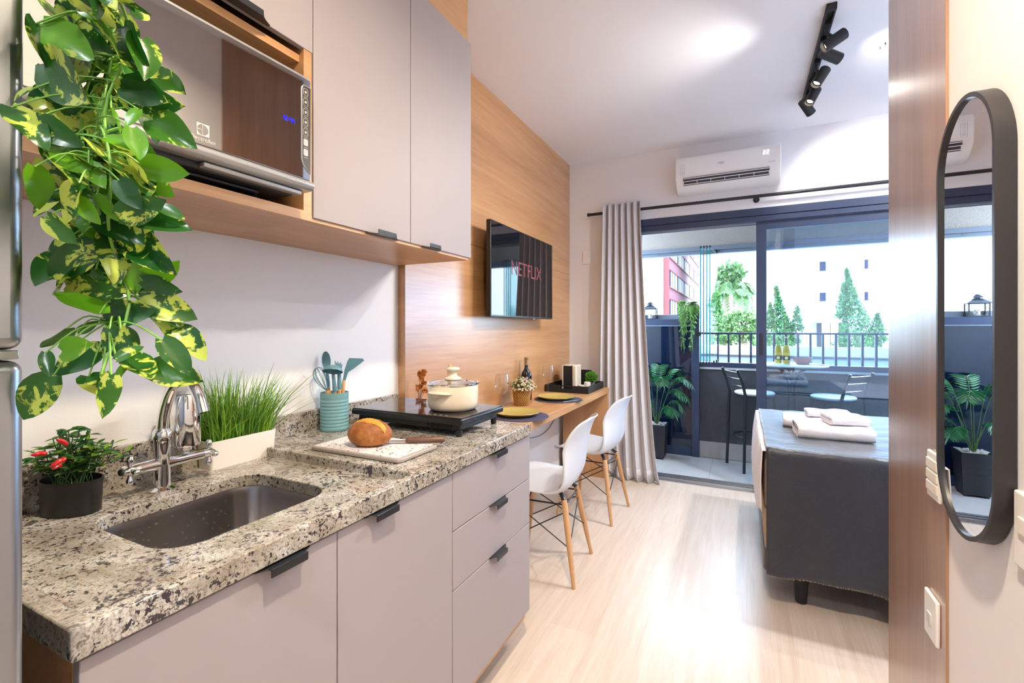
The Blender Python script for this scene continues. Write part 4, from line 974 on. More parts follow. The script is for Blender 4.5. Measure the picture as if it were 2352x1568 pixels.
lettering('model_lettering', 'inverter', .014, m_acl, ac, (a1 - .060, yb - .1925, 2.478), (1, 0, 0), (0, 0, 1), .0003)

# ------------------------------------------------------------------ curtain rod and curtain
RY, RZ = 3.987, 2.268
cr = thing('curtain_rod', 'black curtain rod across the balcony wall', 'curtain rod', (.3, RY, RZ))
MB().tube([(-1.205, RY, RZ), (1.95, RY, RZ)], .0125, 16).build('pole', m_black, cr)
MB().lathe([(.006, -.0), (.0155, .002), (.0155, .022), (.013, .026)], (0, 0, 0), 16, M=Matrix.Rotation(PI/2, 4, 'Y')).xf(Matrix.Translation((-1.232, RY, RZ))).build('finial', m_black, cr)
for x in (.094, -.92, 1.9):
    e = MB(); e.tube([(x, YB, RZ - .012), (x, RY + .012, RZ - .012)], .008, 12); e.tube([(x - .012, RY, RZ - .014), (x + .012, RY, RZ - .014)], .0165, 14); e.tube([(x, YB - .004, RZ - .012), (x, YB, RZ - .012)], .022, 16)
    e.build('bracket', m_black, cr, smooth=40)
m_cur = fabric('grey_linen', srgb(198, 195, 199), srgb(213, 210, 214), 420, .95, 0, .25)
ct = thing('curtain', 'gathered grey linen curtain hanging left of the balcony door', 'curtain', (-.9, 3.94, 0))
NPL = 6
def cur(u, v):
    """u across, v from floor (0) to top (1)"""
    x0 = -1.112 + .040 * v ; x1 = -.600 - .158 * min(1, v * 1.05) ** .62
    s = u; amp = (.026 + .008 * (1 - v)) ; ph = s * NPL * 2 * PI - PI/2
    x = x0 + (x1 - x0) * (s + .012 * math.sin(ph * 2 + v) ) ; wob = .012 * math.sin(7 * s + 5 * v) * (1 - v)
    y = 3.950 - .020 * (1 - v) * s + amp * math.sin(ph) + wob
    y = min(y, YB - .012)
    z = .004 + 2.325 * v + (.010 * math.sin(ph) * (1 - v) if v < .02 else 0)
    return Vector((x, y, z))
MB().grid(cur, 145, 26).build('drape', m_cur, ct, smooth=80, solid=.004)
def hem(u, v): p_ = cur(u, .002 + v * .040); d_ = .004 * (-1); return Vector((p_.x, p_.y - .0035, p_.z))
MB().grid(hem, 145, 4).build('hem', m_cur, ct, smooth=80, solid=.003)

# ------------------------------------------------------------------ smoke detector and ceiling track
sd = thing('smoke_detector', 'round white smoke detector on the ceiling', 'smoke detector', (.685, 3.01, CEIL))
MB().lathe([(.052, CEIL - .001), (.052, CEIL - .014), (.047, CEIL - .022), (.045, CEIL - .042), (.040, CEIL - .047), (0, CEIL - .048)], (.685, 3.01, 0), 32).build('housing', m_white, sd, smooth=40)
e = MB()
for k in range(8): a = 2 * PI * k / 8; e.box(-.006, .006, -.0475, -.0455, CEIL - .038, CEIL - .027) if False else e.lathe([(.0, CEIL - .040), (.004, CEIL - .040), (.004, CEIL - .027), (0, CEIL - .027)], (.685 + .0440 * math.cos(a), 3.01 + .0440 * math.sin(a), 0), 8)
e.build('sensor_slots', m_matblk, sd)
tr = thing('track_light', 'black ceiling track with five cylinder spotlights', 'track light', (.365, 3.05, CEIL))
e = MB(); e.box(.345, .385, 2.555, 3.56, CEIL - .012, CEIL); e.box(.345, .352, 2.555, 3.56, CEIL - .028, CEIL - .012); e.box(.378, .385, 2.555, 3.56, CEIL - .028, CEIL - .012); e.box(.345, .385, 2.553, 2.575, CEIL - .03, CEIL); e.box(.345, .385, 3.545, 3.562, CEIL - .03, CEIL)
e.build('rail', m_matblk, tr, bevel=.001)
SPOTS = [((.395, 2.70, 2.655), (-1.0, -.10, -.60)), ((.40, 2.84, 2.655), (.9, .55, -.35)), ((.385, 3.06, 2.655), (-.55, -.28, -.95)), ((.375, 3.29, 2.655), (-.45, -.35, -.95)), ((.36, 3.44, 2.655), (.5, .55, -.62))]
m_lens = emit('lamp_lens', (1, .86, .64, 1), 14)
for i, (c, dv) in enumerate(SPOTS):
    c = Vector(c); dv = Vector(dv).normalized(); q = dv.to_track_quat('Z', 'Y').to_matrix().to_4x4(); L = .105; r = .0275
    h = MB(); h.lathe([(r * .9, -L/2), (r, -L/2 + .003), (r, L/2), (r - .003, L/2), (r - .004, L/2 - .016), (0, L/2 - .018)], (0, 0, 0), 28, M=q).xf(Matrix.Translation(c))
    hd = h.build('spot_head', m_matblk, tr, smooth=40)
    MB().lathe([(0, L/2 - .0172), (r - .0045, L/2 - .0165)], (0, 0, 0), 24, M=q).xf(Matrix.Translation(c)).build('lamp_lens', m_lens, hd)
    e = MB(); e.tube([(.365, c.y, CEIL - .024), (.365, c.y, c.z + .04), c - dv * .01], [.011, .009, .008], 10); e.box(.352, .378, c.y - .035, c.y + .035, CEIL - .034, CEIL - .012); e.build('adapter', m_matblk, hd)
    ld = bpy.data.lights.new('spot_lamp', 'SPOT'); ld.energy = (46, 10, 44, 50, 20)[i]; ld.color = (1, .93, .84); ld.spot_size = math.radians(115); ld.spot_blend = .7; ld.shadow_soft_size = .018
    lo = bpy.data.objects.new('spot_lamp', ld); COL.objects.link(lo); lo.location = c + dv * (L / 2 + .004); lo.rotation_euler = dv.to_track_quat('-Z', 'Y').to_euler()
# ------------------------------------------------------------------ shell chairs (local frame: back towards +x)
m_shell = plain('shell_white', srgb(212, 216, 226), .36)
def chair_proto():
    t = thing('dining_chair', 'x', 'chair', world=False)
    prof = [(-.222, .428, .175), (-.215, .440, .195), (-.17, .441, .212), (-.08, .430, .226), (.01, .420, .232), (.09, .422, .232), (.145, .447, .230), (.180, .500, .228), (.198, .570, .222), (.210, .640, .214), (.223, .700, .203), (.237, .750, .186), (.252, .785, .158), (.266, .806, .116), (.276, .815, .055)]
    prof = [Vector(p) for p in prof]
    def shell(u, v):
        k = v * (len(prof) - 1); i = min(int(k), len(prof) - 2); f = k - i
        p0 = prof[max(i-1, 0)]; p1 = prof[i]; p2 = prof[i+1]; p3 = prof[min(i+2, len(prof)-1)]
        p = 0.5 * ((2*p1) + (p2-p0)*f + (2*p0-5*p1+4*p2-p3)*f*f + (3*p1-p0-3*p2+p3)*f**3)
        a = (u - .5) * 2; w = p.z; e = abs(a) ** 2.6
        back = max(0, min(1, (v - .42) / .25)); seat = 1 - back; front_ = max(0, 1 - v * 5)
        x = p.x - e * .062 * back * (1 - .75 * max(0, (v - .72) / .28)) + e * .03 * front_ ; z = p.y + e * .040 * seat * (1 - front_ * .6) - front_ * .012 * (1 - e) + back * 0
        return Vector((x, a * w, z))
    MB().grid(shell, 25, 40).build('shell', m_shell, t, smooth=80, solid=.0065)
    for sx in (-1, 1):
        for sy in (-1, 1):
            top = Vector((sx * .125 + .01, sy * .118, .398)); ft = Vector((sx * .190 + .015, sy * .192, 0)); dd = ft - top
            lg = MB().tube([top, top + dd * .10, top + dd * .5, ft], [.0135, .0155, .0145, .0095], 16).build('leg', m_woodleg, t, smooth=50)
            mm = MB(); mm.tube([top + Vector((-sx * .012, 0, .004)), top + dd * .06], .008, 10); mm.tube([top + Vector((0, 0, -.004)), top + Vector((-sx*.03, -sy*.03, .030))], .012, 10); mm.build('bracket', m_black, lg)
            for f_ in (.12, .55): c = top + dd * f_; nn = Vector((sx * .4, sy, 0)).normalized(); MB().tube([c + nn * .0125, c + nn * .0162], .005, 10).build('bolt', m_steel, lg)
    w = MB(); P = lambda sx, sy, f_: Vector((sx * (.125 + .065 * f_) + .0125, sy * (.118 + .074 * f_), .398 * (1 - f_)))
    for a_, b_ in (((-1,-1), (-1,1)), ((1,-1), (1,1)), ((-1,-1), (1,-1)), ((-1,1), (1,1))):
        w.tube([P(*a_, .14), P(*b_, .56)], .0032, 8); w.tube([P(*b_, .14), P(*a_, .56)], .0032, 8)
    for s in (-1, 1): w.tube([P(-1, s, .06), P(1, s, .06)], .0045, 8); w.tube([P(s, -1, .06), P(s, 1, .06)], .0045, 8)
    w.build('strut_frame', m_black, t, smooth=50)
    return t
c1 = chair_proto(); c2 = copy_tree(c1)
for c, lo, rz, lb in ((c1, (-.955, 2.345, 0), math.radians(4), 'white shell chair on beech legs nearer the drawer cabinet'), (c2, (-.945, 3.165, 0), math.radians(-4), 'white shell chair on beech legs nearer the curtain')):
    c.location = lo; c.rotation_euler = (0, 0, rz); tag(c, lb, 'chair', 'shell chairs at the desk')

# ------------------------------------------------------------------ bed
BX0, BX1, BY0, BY1 = .092, 2.15, 2.43, 3.60
bd = thing('bed', 'bed with white sheet and striped base in front of the balcony door', 'bed', (1.1, 3.0, 0))
M = Mat('striped_ticking'); mp = M.coords((1, 1, 1)); sx_ = M.new('ShaderNodeSeparateXYZ'); M.link(mp, 'Vector', sx_, 'Vector')
sm_ = M.new('ShaderNodeMath', operation='ADD'); M.link(sx_, 'X', sm_, 0); M.link(sx_, 'Y', sm_, 1)
m1 = M.new('ShaderNodeMath', operation='MULTIPLY'); M.link(sm_, 'Value', m1, 0); m1.inputs[1].default_value = 520
m2 = M.new('ShaderNodeMath', operation='SINE'); M.link(m1, 'Value', m2, 0); r = M.ramp([(.35, srgb(150, 122, 92)), (.65, srgb(202, 176, 142))]); M.link(m2, 'Value', r, 'Fac'); M.link(r, 'Color', M.p, 'Base Color'); M.p.inputs['Roughness'].default_value = .9
MB().prism(rrect(BX0, BX1, BY0, BY1, .06, 6), 'z', .245, .43).build('base_box', M.m, bd, smooth=40)
MB().prism(rrect(BX0 - .006, BX1, BY0 - .006, BY1, .065, 6), 'z', .150, .247).build('base_trim', plain('black_vinyl', srgb(34, 34, 40), .35), bd, smooth=40)
MB().prism(rrect(BX0, BX1, BY0, BY1, .06, 6), 'z', .43, .700).build('mattress', plain('mattress_beige', srgb(206, 180, 164), .9), bd, smooth=40, bevel=.02, seg=3)
for x in (BX0 + .15, BX1 - .15):
    for y in (BY0 + .10, BY1 - .10): MB().lathe([(.020, 0), (.024, .004), (.031, .10), (.032, .155)], (x, y, 0), 20).build('leg', m_matblk, bd, smooth=40)
m_sheet = plain('white_sheet', srgb(226, 224, 230), .85, bump=.25, bscale=14)
def sheet(u, v):
    """top, then down over the foot end (x = BX0)"""
    y = BY0 - .004 + (BY1 - BY0 + .004) * u
    L1 = BX1 - BX0; HG = .31; tot = L1 + HG; s = v * tot
    if s < HG:
        h = HG - s; k = h / HG; x = BX0 - .012 - .030 * math.sin(PI * min(1, k * .85)) * (.45 + .55 * math.sin(u * 2.4 + .6)) * min(1, .25 + u * 8); z = .708 - h + .03 * max(0, .12 - u) / .12 * k
        x += .006 * math.sin(u * 30) * k
        return Vector((x, y, z))
    return Vector((BX0 - .008 + (s - HG), y, .7115 + .002 * math.sin(s * 17) * math.sin(u * 13)))
MB().grid(sheet, 50, 70).build('sheet', m_sheet, bd, smooth=70, solid=.004)
m_run = fabric('charcoal_weave', srgb(22, 25, 36), srgb(36, 40, 54), 380, .42, .45, .3, .28)
def runner(u, v):
    """across the bed near the foot, hanging down the near side; u along x, v from hem up and over to the far side"""
    hang = .565; W_ = BY1 - BY0; tot = hang + W_; s = v * tot
    x0, x1 = BX0 + .004, .80
    if s < hang:
        h = hang - s; k = h / hang
        x = x0 + (x1 - x0) * u; y = BY0 - .016 - .010 * k - (.008 * math.sin(u * 9 + 1) + .006 * math.sin(u * 21)) * k * k
        z = .7165 - h + .012 * k * math.sin(u * 3 + .5)
        if h < .02: q = h / .02; y += .010 * (1 - q) ** 2; 
        return Vector((x, y, z))
    t = s - hang; wv = .0025 * math.sin(t * 40 + 3 * math.sin(u * 4)) * math.sin(u * 5 + 1) + .002 * math.sin(u * 37 + t * 3) * (1 - u)
    return Vector((x0 + (x1 - x0) * u - .0015 * math.sin(t * 11) * (1 - u), BY0 - .012 + t, .7215 + wv))
rn = thing('bed_runner', 'charcoal runner draped over the bed foot and near side', 'bed runner', (.45, 2.9, .72))
MB().grid(runner, 60, 110).build('cloth', m_run, rn, smooth=70, solid=.004)
fr_ = MB()
for k in range(150):
    u = (k + RND.random()) / 150; p_ = runner(u, 0); fr_.tube([p_, p_ + Vector((RND.uniform(-.002, .002), 0, -RND.uniform(.003, .008)))], .0008, 4)
tag(fr_.build('fringe', plain('fringe_beige', srgb(198, 180, 156), .9), rn), kind='stuff')
# towels
m_tow = fabric('white_towel', srgb(224, 220, 224), srgb(238, 236, 240), 330, .95, .2, .6)
def towel(c, L, W, H, rz, label, seed):
    """folded towel: rounded fold along the front, layered open end at left; length along local x, depth along local y"""
    t = thing('folded_towel', label, 'towel', c, rz, 'folded towels on the bed', world=False)
    def stad(w, h, n=9):
        r = h / 2; pts = []
        for k in range(n + 1): q = -PI/2 + PI * k / n; pts.append((w/2 - r + r * math.cos(q), r * math.sin(q)))
        for k in range(n + 1): q = PI/2 + PI * k / n; pts.append((-w/2 + r + r * math.cos(q) * 1.0, r * math.sin(q)))
        return pts
    def jig(p, s): return Vector((p.x + .0025 * math.sin(p.y * 60 + p.z * 130 + s), p.y + .002 * math.sin(p.x * 38 + s), p.z + (.0022 * math.sin(p.x * 26 + p.y * 31 + s) + .0016 * math.sin(p.x * 61 - p.y * 20)) * (1 if p.z > H * .55 else .0)))
    th = .011; o = stad(W, H); i = stad(W - 2 * th, H - 2 * th); n = len(o); nx = 22; m = MB(); vs = []
    for j in range(nx + 1):
        x = -L/2 + L * j / nx; sg = 1 - .05 * (abs(2 * j / nx - 1) ** 6)
        vs += [jig(Vector((x, y * sg, z * sg + H / 2 * sg)), seed) for y, z in o]
    vs += [Vector((-L/2, y, z + H / 2)) for y, z in i] + [Vector((L/2, y, z + H / 2)) for y, z in i] + [Vector((-L/2 + .02, y, z + H / 2)) for y, z in i] + [Vector((L/2 - .02, y, z + H / 2)) for y, z in i]
    fs = [(j*n + k, j*n + (k+1) % n, (j+1)*n + (k+1) % n, (j+1)*n + k) for j in range(nx) for k in range(n)]
    b0 = (nx + 1) * n
    fs += [(k, b0 + k, b0 + (k+1) % n, (k+1) % n) for k in range(n)] + [(nx*n + k, nx*n + (k+1) % n, b0 + n + (k+1) % n, b0 + n + k) for k in range(n)]
    fs += [(b0 + k, b0 + 2*n + k, b0 + 2*n + (k+1) % n, b0 + (k+1) % n) for k in range(n)] + [(b0 + n + k, b0 + n + (k+1) % n, b0 + 3*n + (k+1) % n, b0 + 3*n + k) for k in range(n)]
    m.add(vs, fs); m.build('outer_fold', m_tow, t, smooth=60)
    hi = H - 2 * th
    for k, (w_, h_, dz, dx) in enumerate(((W - 2*th - .008, hi * .46, -hi * .26, .004), (W - 2*th - .014, hi * .46, hi * .24, .008))):
        q = stad(w_, h_); g = MB(); vv = []
        for j in range(8): x = -L/2 + dx + (L - 2 * dx) * j / 7; vv += [Vector((x + .002 * math.sin(y * 90 + seed), y, z + H/2 + dz)) for y, z in q]
        nn = len(q); g.add(vv, [(j*nn + e, j*nn + (e+1) % nn, (j+1)*nn + (e+1) % nn, (j+1)*nn + e) for j in range(7) for e in range(nn)] + [tuple(range(nn - 1, -1, -1)), tuple(7*nn + e for e in range(nn))])
        g.build('inner_fold', m_tow, t, smooth=60)
    return t
TZ = .7245
towel((.398, 2.800, TZ), .315, .215, .068, math.radians(3), 'large folded towel at the front of the bed stack', 1)
towel((.370, 3.045, TZ), .33, .20, .060, math.radians(-3), 'large folded towel lying behind the front towel', 2)
towel((.455, 2.815, TZ + .071), .165, .155, .042, math.radians(12), 'small folded towel on top of the front large towel', 3)
towel((.415, 3.050, TZ + .063), .20, .13, .034, math.radians(2), 'small folded towel on top of the rear large towel', 4)

# ------------------------------------------------------------------ balcony: railing, dark glass guard, folding glass
rl = thing('balcony_railing', 'dark metal railing of thin upright bars on the parapet', 'railing', (.9, 5.03, .886))
MB().box(-.382, 2.6, 5.015, 5.045, 1.208, 1.226).build('top_rail', m_anth, rl, bevel=.002)
MB().box(-.382, 2.6, 4.96, 5.06, .886, .934).build('bottom_rail', m_anth, rl, bevel=.003)
xb_ = -.317
while xb_ < 2.5:
    MB().box(xb_ - .0085, xb_ + .0085, 5.018, 5.042, .934, 1.21).build('bar', m_anth, rl); xb_ += .0968
gd = thing('glass_guard', 'dark tinted glass guard in a grey frame beside the parapet', 'guard panel', (-.9, 4.96, 0))
M = Mat('dark_tinted_glass'); M.p.inputs['Base Color'].default_value = srgb(14, 26, 48); M.p.inputs['Roughness'].default_value = .03; M.p.inputs['Specular IOR Level'].default_value = 0.6; M.p.inputs['IOR'].default_value = 1.5
MB().box(-1.75, -.452, 4.950, 4.966, .08, 1.288).build('glass', M.m, gd, smooth=0)
MB().box(-.455, -.383, 4.925, 5.06, -.004, 1.36).build('post', m_anth, gd, bevel=.003)
e = MB(); e.box(-1.75, -.455, 4.93, 5.03, 1.296, 1.36); e.build('top_rail', m_anth, gd, bevel=.002)
MB().box(-1.75, -.455, 4.928, 5.0, 1.288, 1.296).build('glazing_bead', m_bluealu, gd)
MB().box(-1.75, -.455, 5.03, 5.10, 1.30, 1.408).build('outer_rail', m_bluealu, gd, bevel=.002)
MB().box(-.578, -.383, 4.95, 5.06, 1.36, 1.452).build('corner_block', m_anth, gd, bevel=.002)
MB().box(-1.75, -.455, 4.94, 4.975, -.004, .08).build('bottom_rail', m_anth, gd, bevel=.002)
mp_ = plain('glass_edge_teal', srgb(20, 150, 160), .15)
for k in range(4):
    x = -.348 + k * .026; lab = ('leftmost folded clear glass panel of the balcony stack', 'second folded clear glass panel from the left in the stack', 'third folded clear glass panel from the left in the stack', 'rightmost folded clear glass panel of the balcony stack')[k]
    g = thing('folding_glass_panel', lab, 'glass panel', (x, 4.75, .96), group='folded balcony glass panels')
    sk_x = .040
    def sb(mb, y0, y1, z0, z1, w=.008):
        f = lambda y: x + sk_x * (y - 4.55) / .42
        return mb.prism([(f(y0), y0), (f(y0) + w, y0), (f(y1) + w, y1), (f(y1), y1)], 'z', z0, z1)
    sb(MB(), 4.556, 4.965, .962, 1.998).build('pane', glass_pane('folding_glass', (.90, .97, .97, 1), 1.45) if k == 0 else bpy.data.materials['folding_glass'], g, smooth=0)
    sb(MB(), 4.550, 4.556, .958, 2.0).build('edge', mp_, g, smooth=0)
    e = MB(); sb(e, 4.545, 4.575, .945, .960, .012); sb(e, 4.545, 4.575, 1.998, 2.012, .012); sb(e, 4.93, 4.97, 1.995, 2.03, .012); sb(e, 4.93, 4.97, .936, .962, .012); e.build('clamp', m_black, g)
    if k == 0: e = MB(); sb(e, 4.53, 4.56, 1.195, 1.235, -.03); sb(e, 4.535, 4.56, 1.205, 1.225, .012); e.build('latch', m_black, g)

# ------------------------------------------------------------------ lantern
LN = Vector((-.862, 4.982, 1.3605))
ln = thing('lantern', 'white wire lantern with pitched roof standing on the guard rail', 'lantern', LN)
e = MB(); hw = .062
e.box(LN.x - hw - .006, LN.x + hw + .006, LN.y - .047, LN.y + .047, LN.z, LN.z + .008)
for sx in (-1, 1):
    for sy in (-1, 1): e.box(LN.x + sx * hw - .004, LN.x + sx * hw + .004, LN.y + sy * .041 - .004, LN.y + sy * .041 + .004, LN.z, LN.z + .105)
e.box(LN.x - hw - .004, LN.x + hw + .004, LN.y - .045, LN.y + .045, LN.z + .101, LN.z + .107)
e.build('frame', m_black, ln)
e = MB(); q = [(hw + .018, .104), (hw * .42, .142), (hw * .42, .152)]
e.add([(LN.x + sx * a, LN.y + sy * a * .8, LN.z + zz) for a, zz in ((hw + .018, .106), (hw * .40, .145)) for sx, sy in ((-1,-1), (1,-1), (1,1), (-1,1))], [(0,1,2,3), (7,6,5,4), (0,4,5,1), (1,5,6,2), (2,6,7,3), (3,7,4,0)])
e.add([(LN.x + sx * a, LN.y + sy * a * .8, LN.z + zz) for a, zz in ((hw * .58, .152), (.006, .180)) for sx, sy in ((-1,-1), (1,-1), (1,1), (-1,1))], [(0,1,2,3), (7,6,5,4), (0,4,5,1), (1,5,6,2), (2,6,7,3), (3,7,4,0)])
e.box(LN.x - .016, LN.x + .016, LN.y - .013, LN.y + .013, LN.z + .143, LN.z + .154)
e.build('roof', plain('lantern_roof', srgb(70, 78, 92), .35, .5), ln)
MB().tube([LN + Vector((.016 * math.cos(a), 0, .184 + .016 * math.sin(a))) for a in [2 * PI * k / 14 for k in range(14)]], .0018, 6, closed=True).build('ring', m_black, ln)
e = MB()
for sx in (-1, 1):
    for s in (-1, 1):
        for k in range(3):
            a0 = -.041 + k * .0273
            e.tube([(LN.x + sx * hw, LN.y + (a0 if s > 0 else a0 + .0273), LN.z + .01), (LN.x + sx * hw, LN.y + (a0 + .0273 if s > 0 else a0), LN.z + .1)], .0011, 5)
for sy in (-1, 1):
    for k in range(4):
        a0 = -hw + k * hw / 2
        for z0, z1 in ((.01, .055), (.055, .1)): e.tube([(LN.x + a0, LN.y + sy * .041, LN.z + z0), (LN.x + a0 + hw / 2, LN.y + sy * .041, LN.z + z1)], .0011, 5); e.tube([(LN.x + a0 + hw / 2, LN.y + sy * .041, LN.z + z0), (LN.x + a0, LN.y + sy * .041, LN.z + z1)], .0011, 5)
e.build('lattice', m_black, ln)
MB().lathe([(.02, .008), (.02, .055), (0, .056)], LN, 18).build('candle', m_whitec, ln)

# ------------------------------------------------------------------ palm fronds
def frond(lf, st, base, ctrl, tip, leafl, n=13, width=.014, tones=(0, .5), up=Vector((0, 0, 1)), taper=True):
    path = bez(base, Vector(base) + (Vector(ctrl) - Vector(base)) * .7, ctrl, tip, 16); st.tube(path, [.0032 - .0022 * i / 16 for i in range(17)], 6)
    for k in range(n):
        f = .42 + .58 * (k + .5) / n; i = min(15, int(f * 16)); c = path[i] + (path[i + 1] - path[i]) * (f * 16 - i); d_ = (path[i + 1] - path[i]).normalized()
        sd = d_.cross(up); sd = sd.normalized() if sd.length > .05 else Vector((1, 0, 0)); nn = sd.cross(d_)
        ll = leafl * (math.sin(PI * (.18 + .74 * (k + .5) / n)) ** .7 if taper else 1)
        for s in (-1, 1):
            e = c + sd * s * ll * .80 + d_ * ll * .55 - Vector((0, 0, ll * .30)) + nn * ll * .05
            leaf_mesh(lf, c, e, width, nn, .35, .12, n=4, tone=(RND.uniform(*tones), 0, 0))
    leaf_mesh(lf, path[15], Vector(tip) + (path[16] - path[14]).normalized() * leafl * .6, width, up, .3, .2, n=4, tone=(RND.uniform(*tones), 0, 0))
m_palm = leafmat('palm_leaf', srgb(20, 74, 52), srgb(50, 124, 66), srgb(60, 130, 70), .25)
m_pstem = plain('palm_stem', srgb(82, 120, 66), .45)
PP = Vector((-.762, 4.758, 0))
pp = thing('potted_palm', 'small palm in a tall black ribbed planter on the balcony', 'potted plant', PP)
e = MB()
def sq(h, z): return [(PP.x + a, PP.y + b_, z) for a, b_ in rrect(-h, h, -h, h, .008, 2)]
rg = [sq(.080, .012), sq(.098, .33), sq(.090, .33), sq(.088, .312)]; n = len(rg[0]); e.add([p_ for r_ in rg for p_ in r_], [tuple(range(n - 1, -1, -1))] + [(i*n + k, i*n + (k+1) % n, (i+1)*n + (k+1) % n, (i+1)*n + k) for i in range(3) for k in range(n)] + [tuple(3*n + k for k in range(n))])
e.build('planter', plain('planter_black', srgb(26, 28, 34), .4, bump=.5, bscale=3, bscl3=(.1, .1, 60)), pp, smooth=40)
for a in (-.06, .06):
    for b_ in (-.06, .06): MB().box(PP.x + a - .012, PP.x + a + .012, PP.y + b_ - .012, PP.y + b_ + .012, -.004, .012).build('foot', m_matblk, pp)
e = MB()
for k in range(90): e.sphere((PP.x + RND.uniform(-.082, .082), PP.y + RND.uniform(-.082, .082), .318 + RND.uniform(0, .012)), (RND.uniform(.009, .014), RND.uniform(.008, .013), RND.uniform(.006, .010)), 8, 5)
tag(e.build('pebbles', plain('white_pebble', srgb(228, 228, 230), .6), pp, smooth=80), kind='stuff')
lf = MB(); st = MB()
for (tx, ty, tz, cx, cz) in ((.34, -.10, .72, .18, .92), (.30, -.16, .60, .15, .80), (.26, -.04, .48, .16, .66), (.10, -.22, .74, .04, .92), (-.14, -.14, .80, -.06, .98), (-.24, .0, .72, -.12, .92), (.02, .12, .86, .0, .99), (.20, .12, .82, .12, .97), (.20, -.20, .46, .10, .60), (-.10, -.24, .50, -.05, .66), (-.22, -.12, .58, -.10, .72)):
    frond(lf, st, PP + Vector((RND.uniform(-.012, .012), RND.uniform(-.012, .012), .31)), PP + Vector((cx, ty * .55, cz)), PP + Vector((tx, min(ty, .14), tz)), .125, 16, .017, (0, .9))
lf.build('fronds', m_palm, pp, smooth=60); st.build('stems', m_pstem, pp)
hf = thing('trailing_fern', 'light green trailing fern hanging over the corner of the dark glass guard', 'potted plant', (-.49, 4.93, 1.452))
lf = MB(); st = MB(); FB0 = Vector((-.490, 4.985, 1.475))
for k in range(46):
    a = RND.uniform(-PI, 0.35); rr = RND.uniform(.05, .115); dn = RND.choice([.06, .0, -.05, -.12, -.2, -.3, -.42]) * RND.uniform(.7, 1.05)
    tip = Vector((FB0.x + rr * math.cos(a) * (.8 if dn > -.1 else .55), 4.915 - abs(rr * math.sin(a)) * .8 if dn < -.02 else FB0.y + rr * math.sin(a), FB0.z + dn))
    frond(lf, st, FB0 + Vector((RND.uniform(-.03, .03), 0, -.02)), FB0 + Vector((rr * math.cos(a) * .9, -.06, .07)), tip, .034, 9, .011, (0, 1))
lf.build('fronds', leafmat('fern_leaf', srgb(64, 120, 52), srgb(150, 184, 92), srgb(150, 184, 92), .45), hf, smooth=60); st.build('stems', m_pstem, hf)
MB().lathe([(.035, 1.453), (.045, 1.50), (.04, 1.50), (0, 1.49)], (FB0.x, 5.0, 0), 18).build('pot', m_anth, hf)

# ------------------------------------------------------------------ bar table, stools, drinks
BT = Vector((.375, 4.63, -.004))
bt = thing('bar_table', 'round white bistro bar table with black tube legs on the balcony', 'table', BT)
TZb = .962
MB().lathe([(0, TZb - .016), (.262, TZb - .016), (.268, TZb - .008), (.262, TZb), (0, TZb)], (BT.x, BT.y, 0), 56).build('table_top', plain('white_laminate', srgb(240, 240, 242), .25), bt, smooth=40)
for k in range(4):
    a = PI / 4 + k * PI / 2 + .5; dx, dy = math.cos(a), math.sin(a); c = lambda r_, z_: (BT.x + dx * r_, BT.y + dy * r_, z_)
    MB().tube(bez(c(.20, TZb - .020), c(.06, TZb - .022), c(.028, TZb - .09), c(.026, TZb - .2), 10) + bez(c(.026, .30), c(.028, .12), c(.08, .02), c(.26, .006), 10), .0125, 10).build('leg', m_black, bt, smooth=50)
e = MB(); e.tube([(BT.x - .19, BT.y, TZb - .026), (BT.x + .19, BT.y, TZb - .026)], .010, 8); e.tube([(BT.x, BT.y - .19, TZb - .026), (BT.x, BT.y + .19, TZb - .026)], .010, 8); e.build('cross_brace', m_black, bt)
def stool_proto():
    t = thing('bar_stool', 'x', 'bar stool', world=False); sh = .70
    MB().lathe([(0, sh - .030), (.15, sh - .030), (.163, sh - .022), (.166, sh - .010), (.155, sh - .001), (0, sh + .004)], (0, 0, 0), 36).build('seat', plain('seat_white', srgb(236, 238, 242), .4), t, smooth=50)
    MB().lathe([(.150, sh - .045), (.160, sh - .045), (.160, sh - .030), (.150, sh - .030), (.150, sh - .045)], (0, 0, 0), 32).build('seat_ring', m_black, t)
    for sy in (-1, 1):
        MB().tube([(-.175, sy * .165, 0), (-.160, sy * .152, sh - .12), (-.155, sy * .148, sh - .02), (-.185, sy * .150, sh + .10), (-.225, sy * .150, sh + .205)], .0125, 12).build('rear_leg', m_black, t, smooth=50)
        MB().tube([(.150, sy * .11, 0), (.125, sy * .09, sh - .035)], .0125, 12).build('front_leg', m_black, t, smooth=50)
    MB().tube([(-.01 + .165 * math.cos(2*PI*k/28), .165 * math.sin(2*PI*k/28), .295) for k in range(28)], .008, 8, closed=True).build('foot_ring', m_black, t, smooth=60)
    for zz, xx in ((.055, -.171), (.120, -.192), (.180, -.215)): MB().tube([(xx, -.15, sh + zz), (xx - .012, 0, sh + zz), (xx, .15, sh + zz)], .0055, 8).build('back_slat', m_chrome, t, smooth=60)
    return t
s1 = stool_proto(); s2 = copy_tree(s1)
s1.location = (.095, 4.778, -.004); s1.rotation_euler = (0, 0, math.radians(26)); tag(s1, 'black bar stool standing clear in the open half of the door', 'bar stool', 'bar stools on the balcony')
s2.location = (.69, 4.765, -.004); s2.rotation_euler = (0, 0, math.radians(140)); tag(s2, 'black bar stool seen through the glass above the bed', 'bar stool', 'bar stools on the balcony')
TT = TZb + .0005
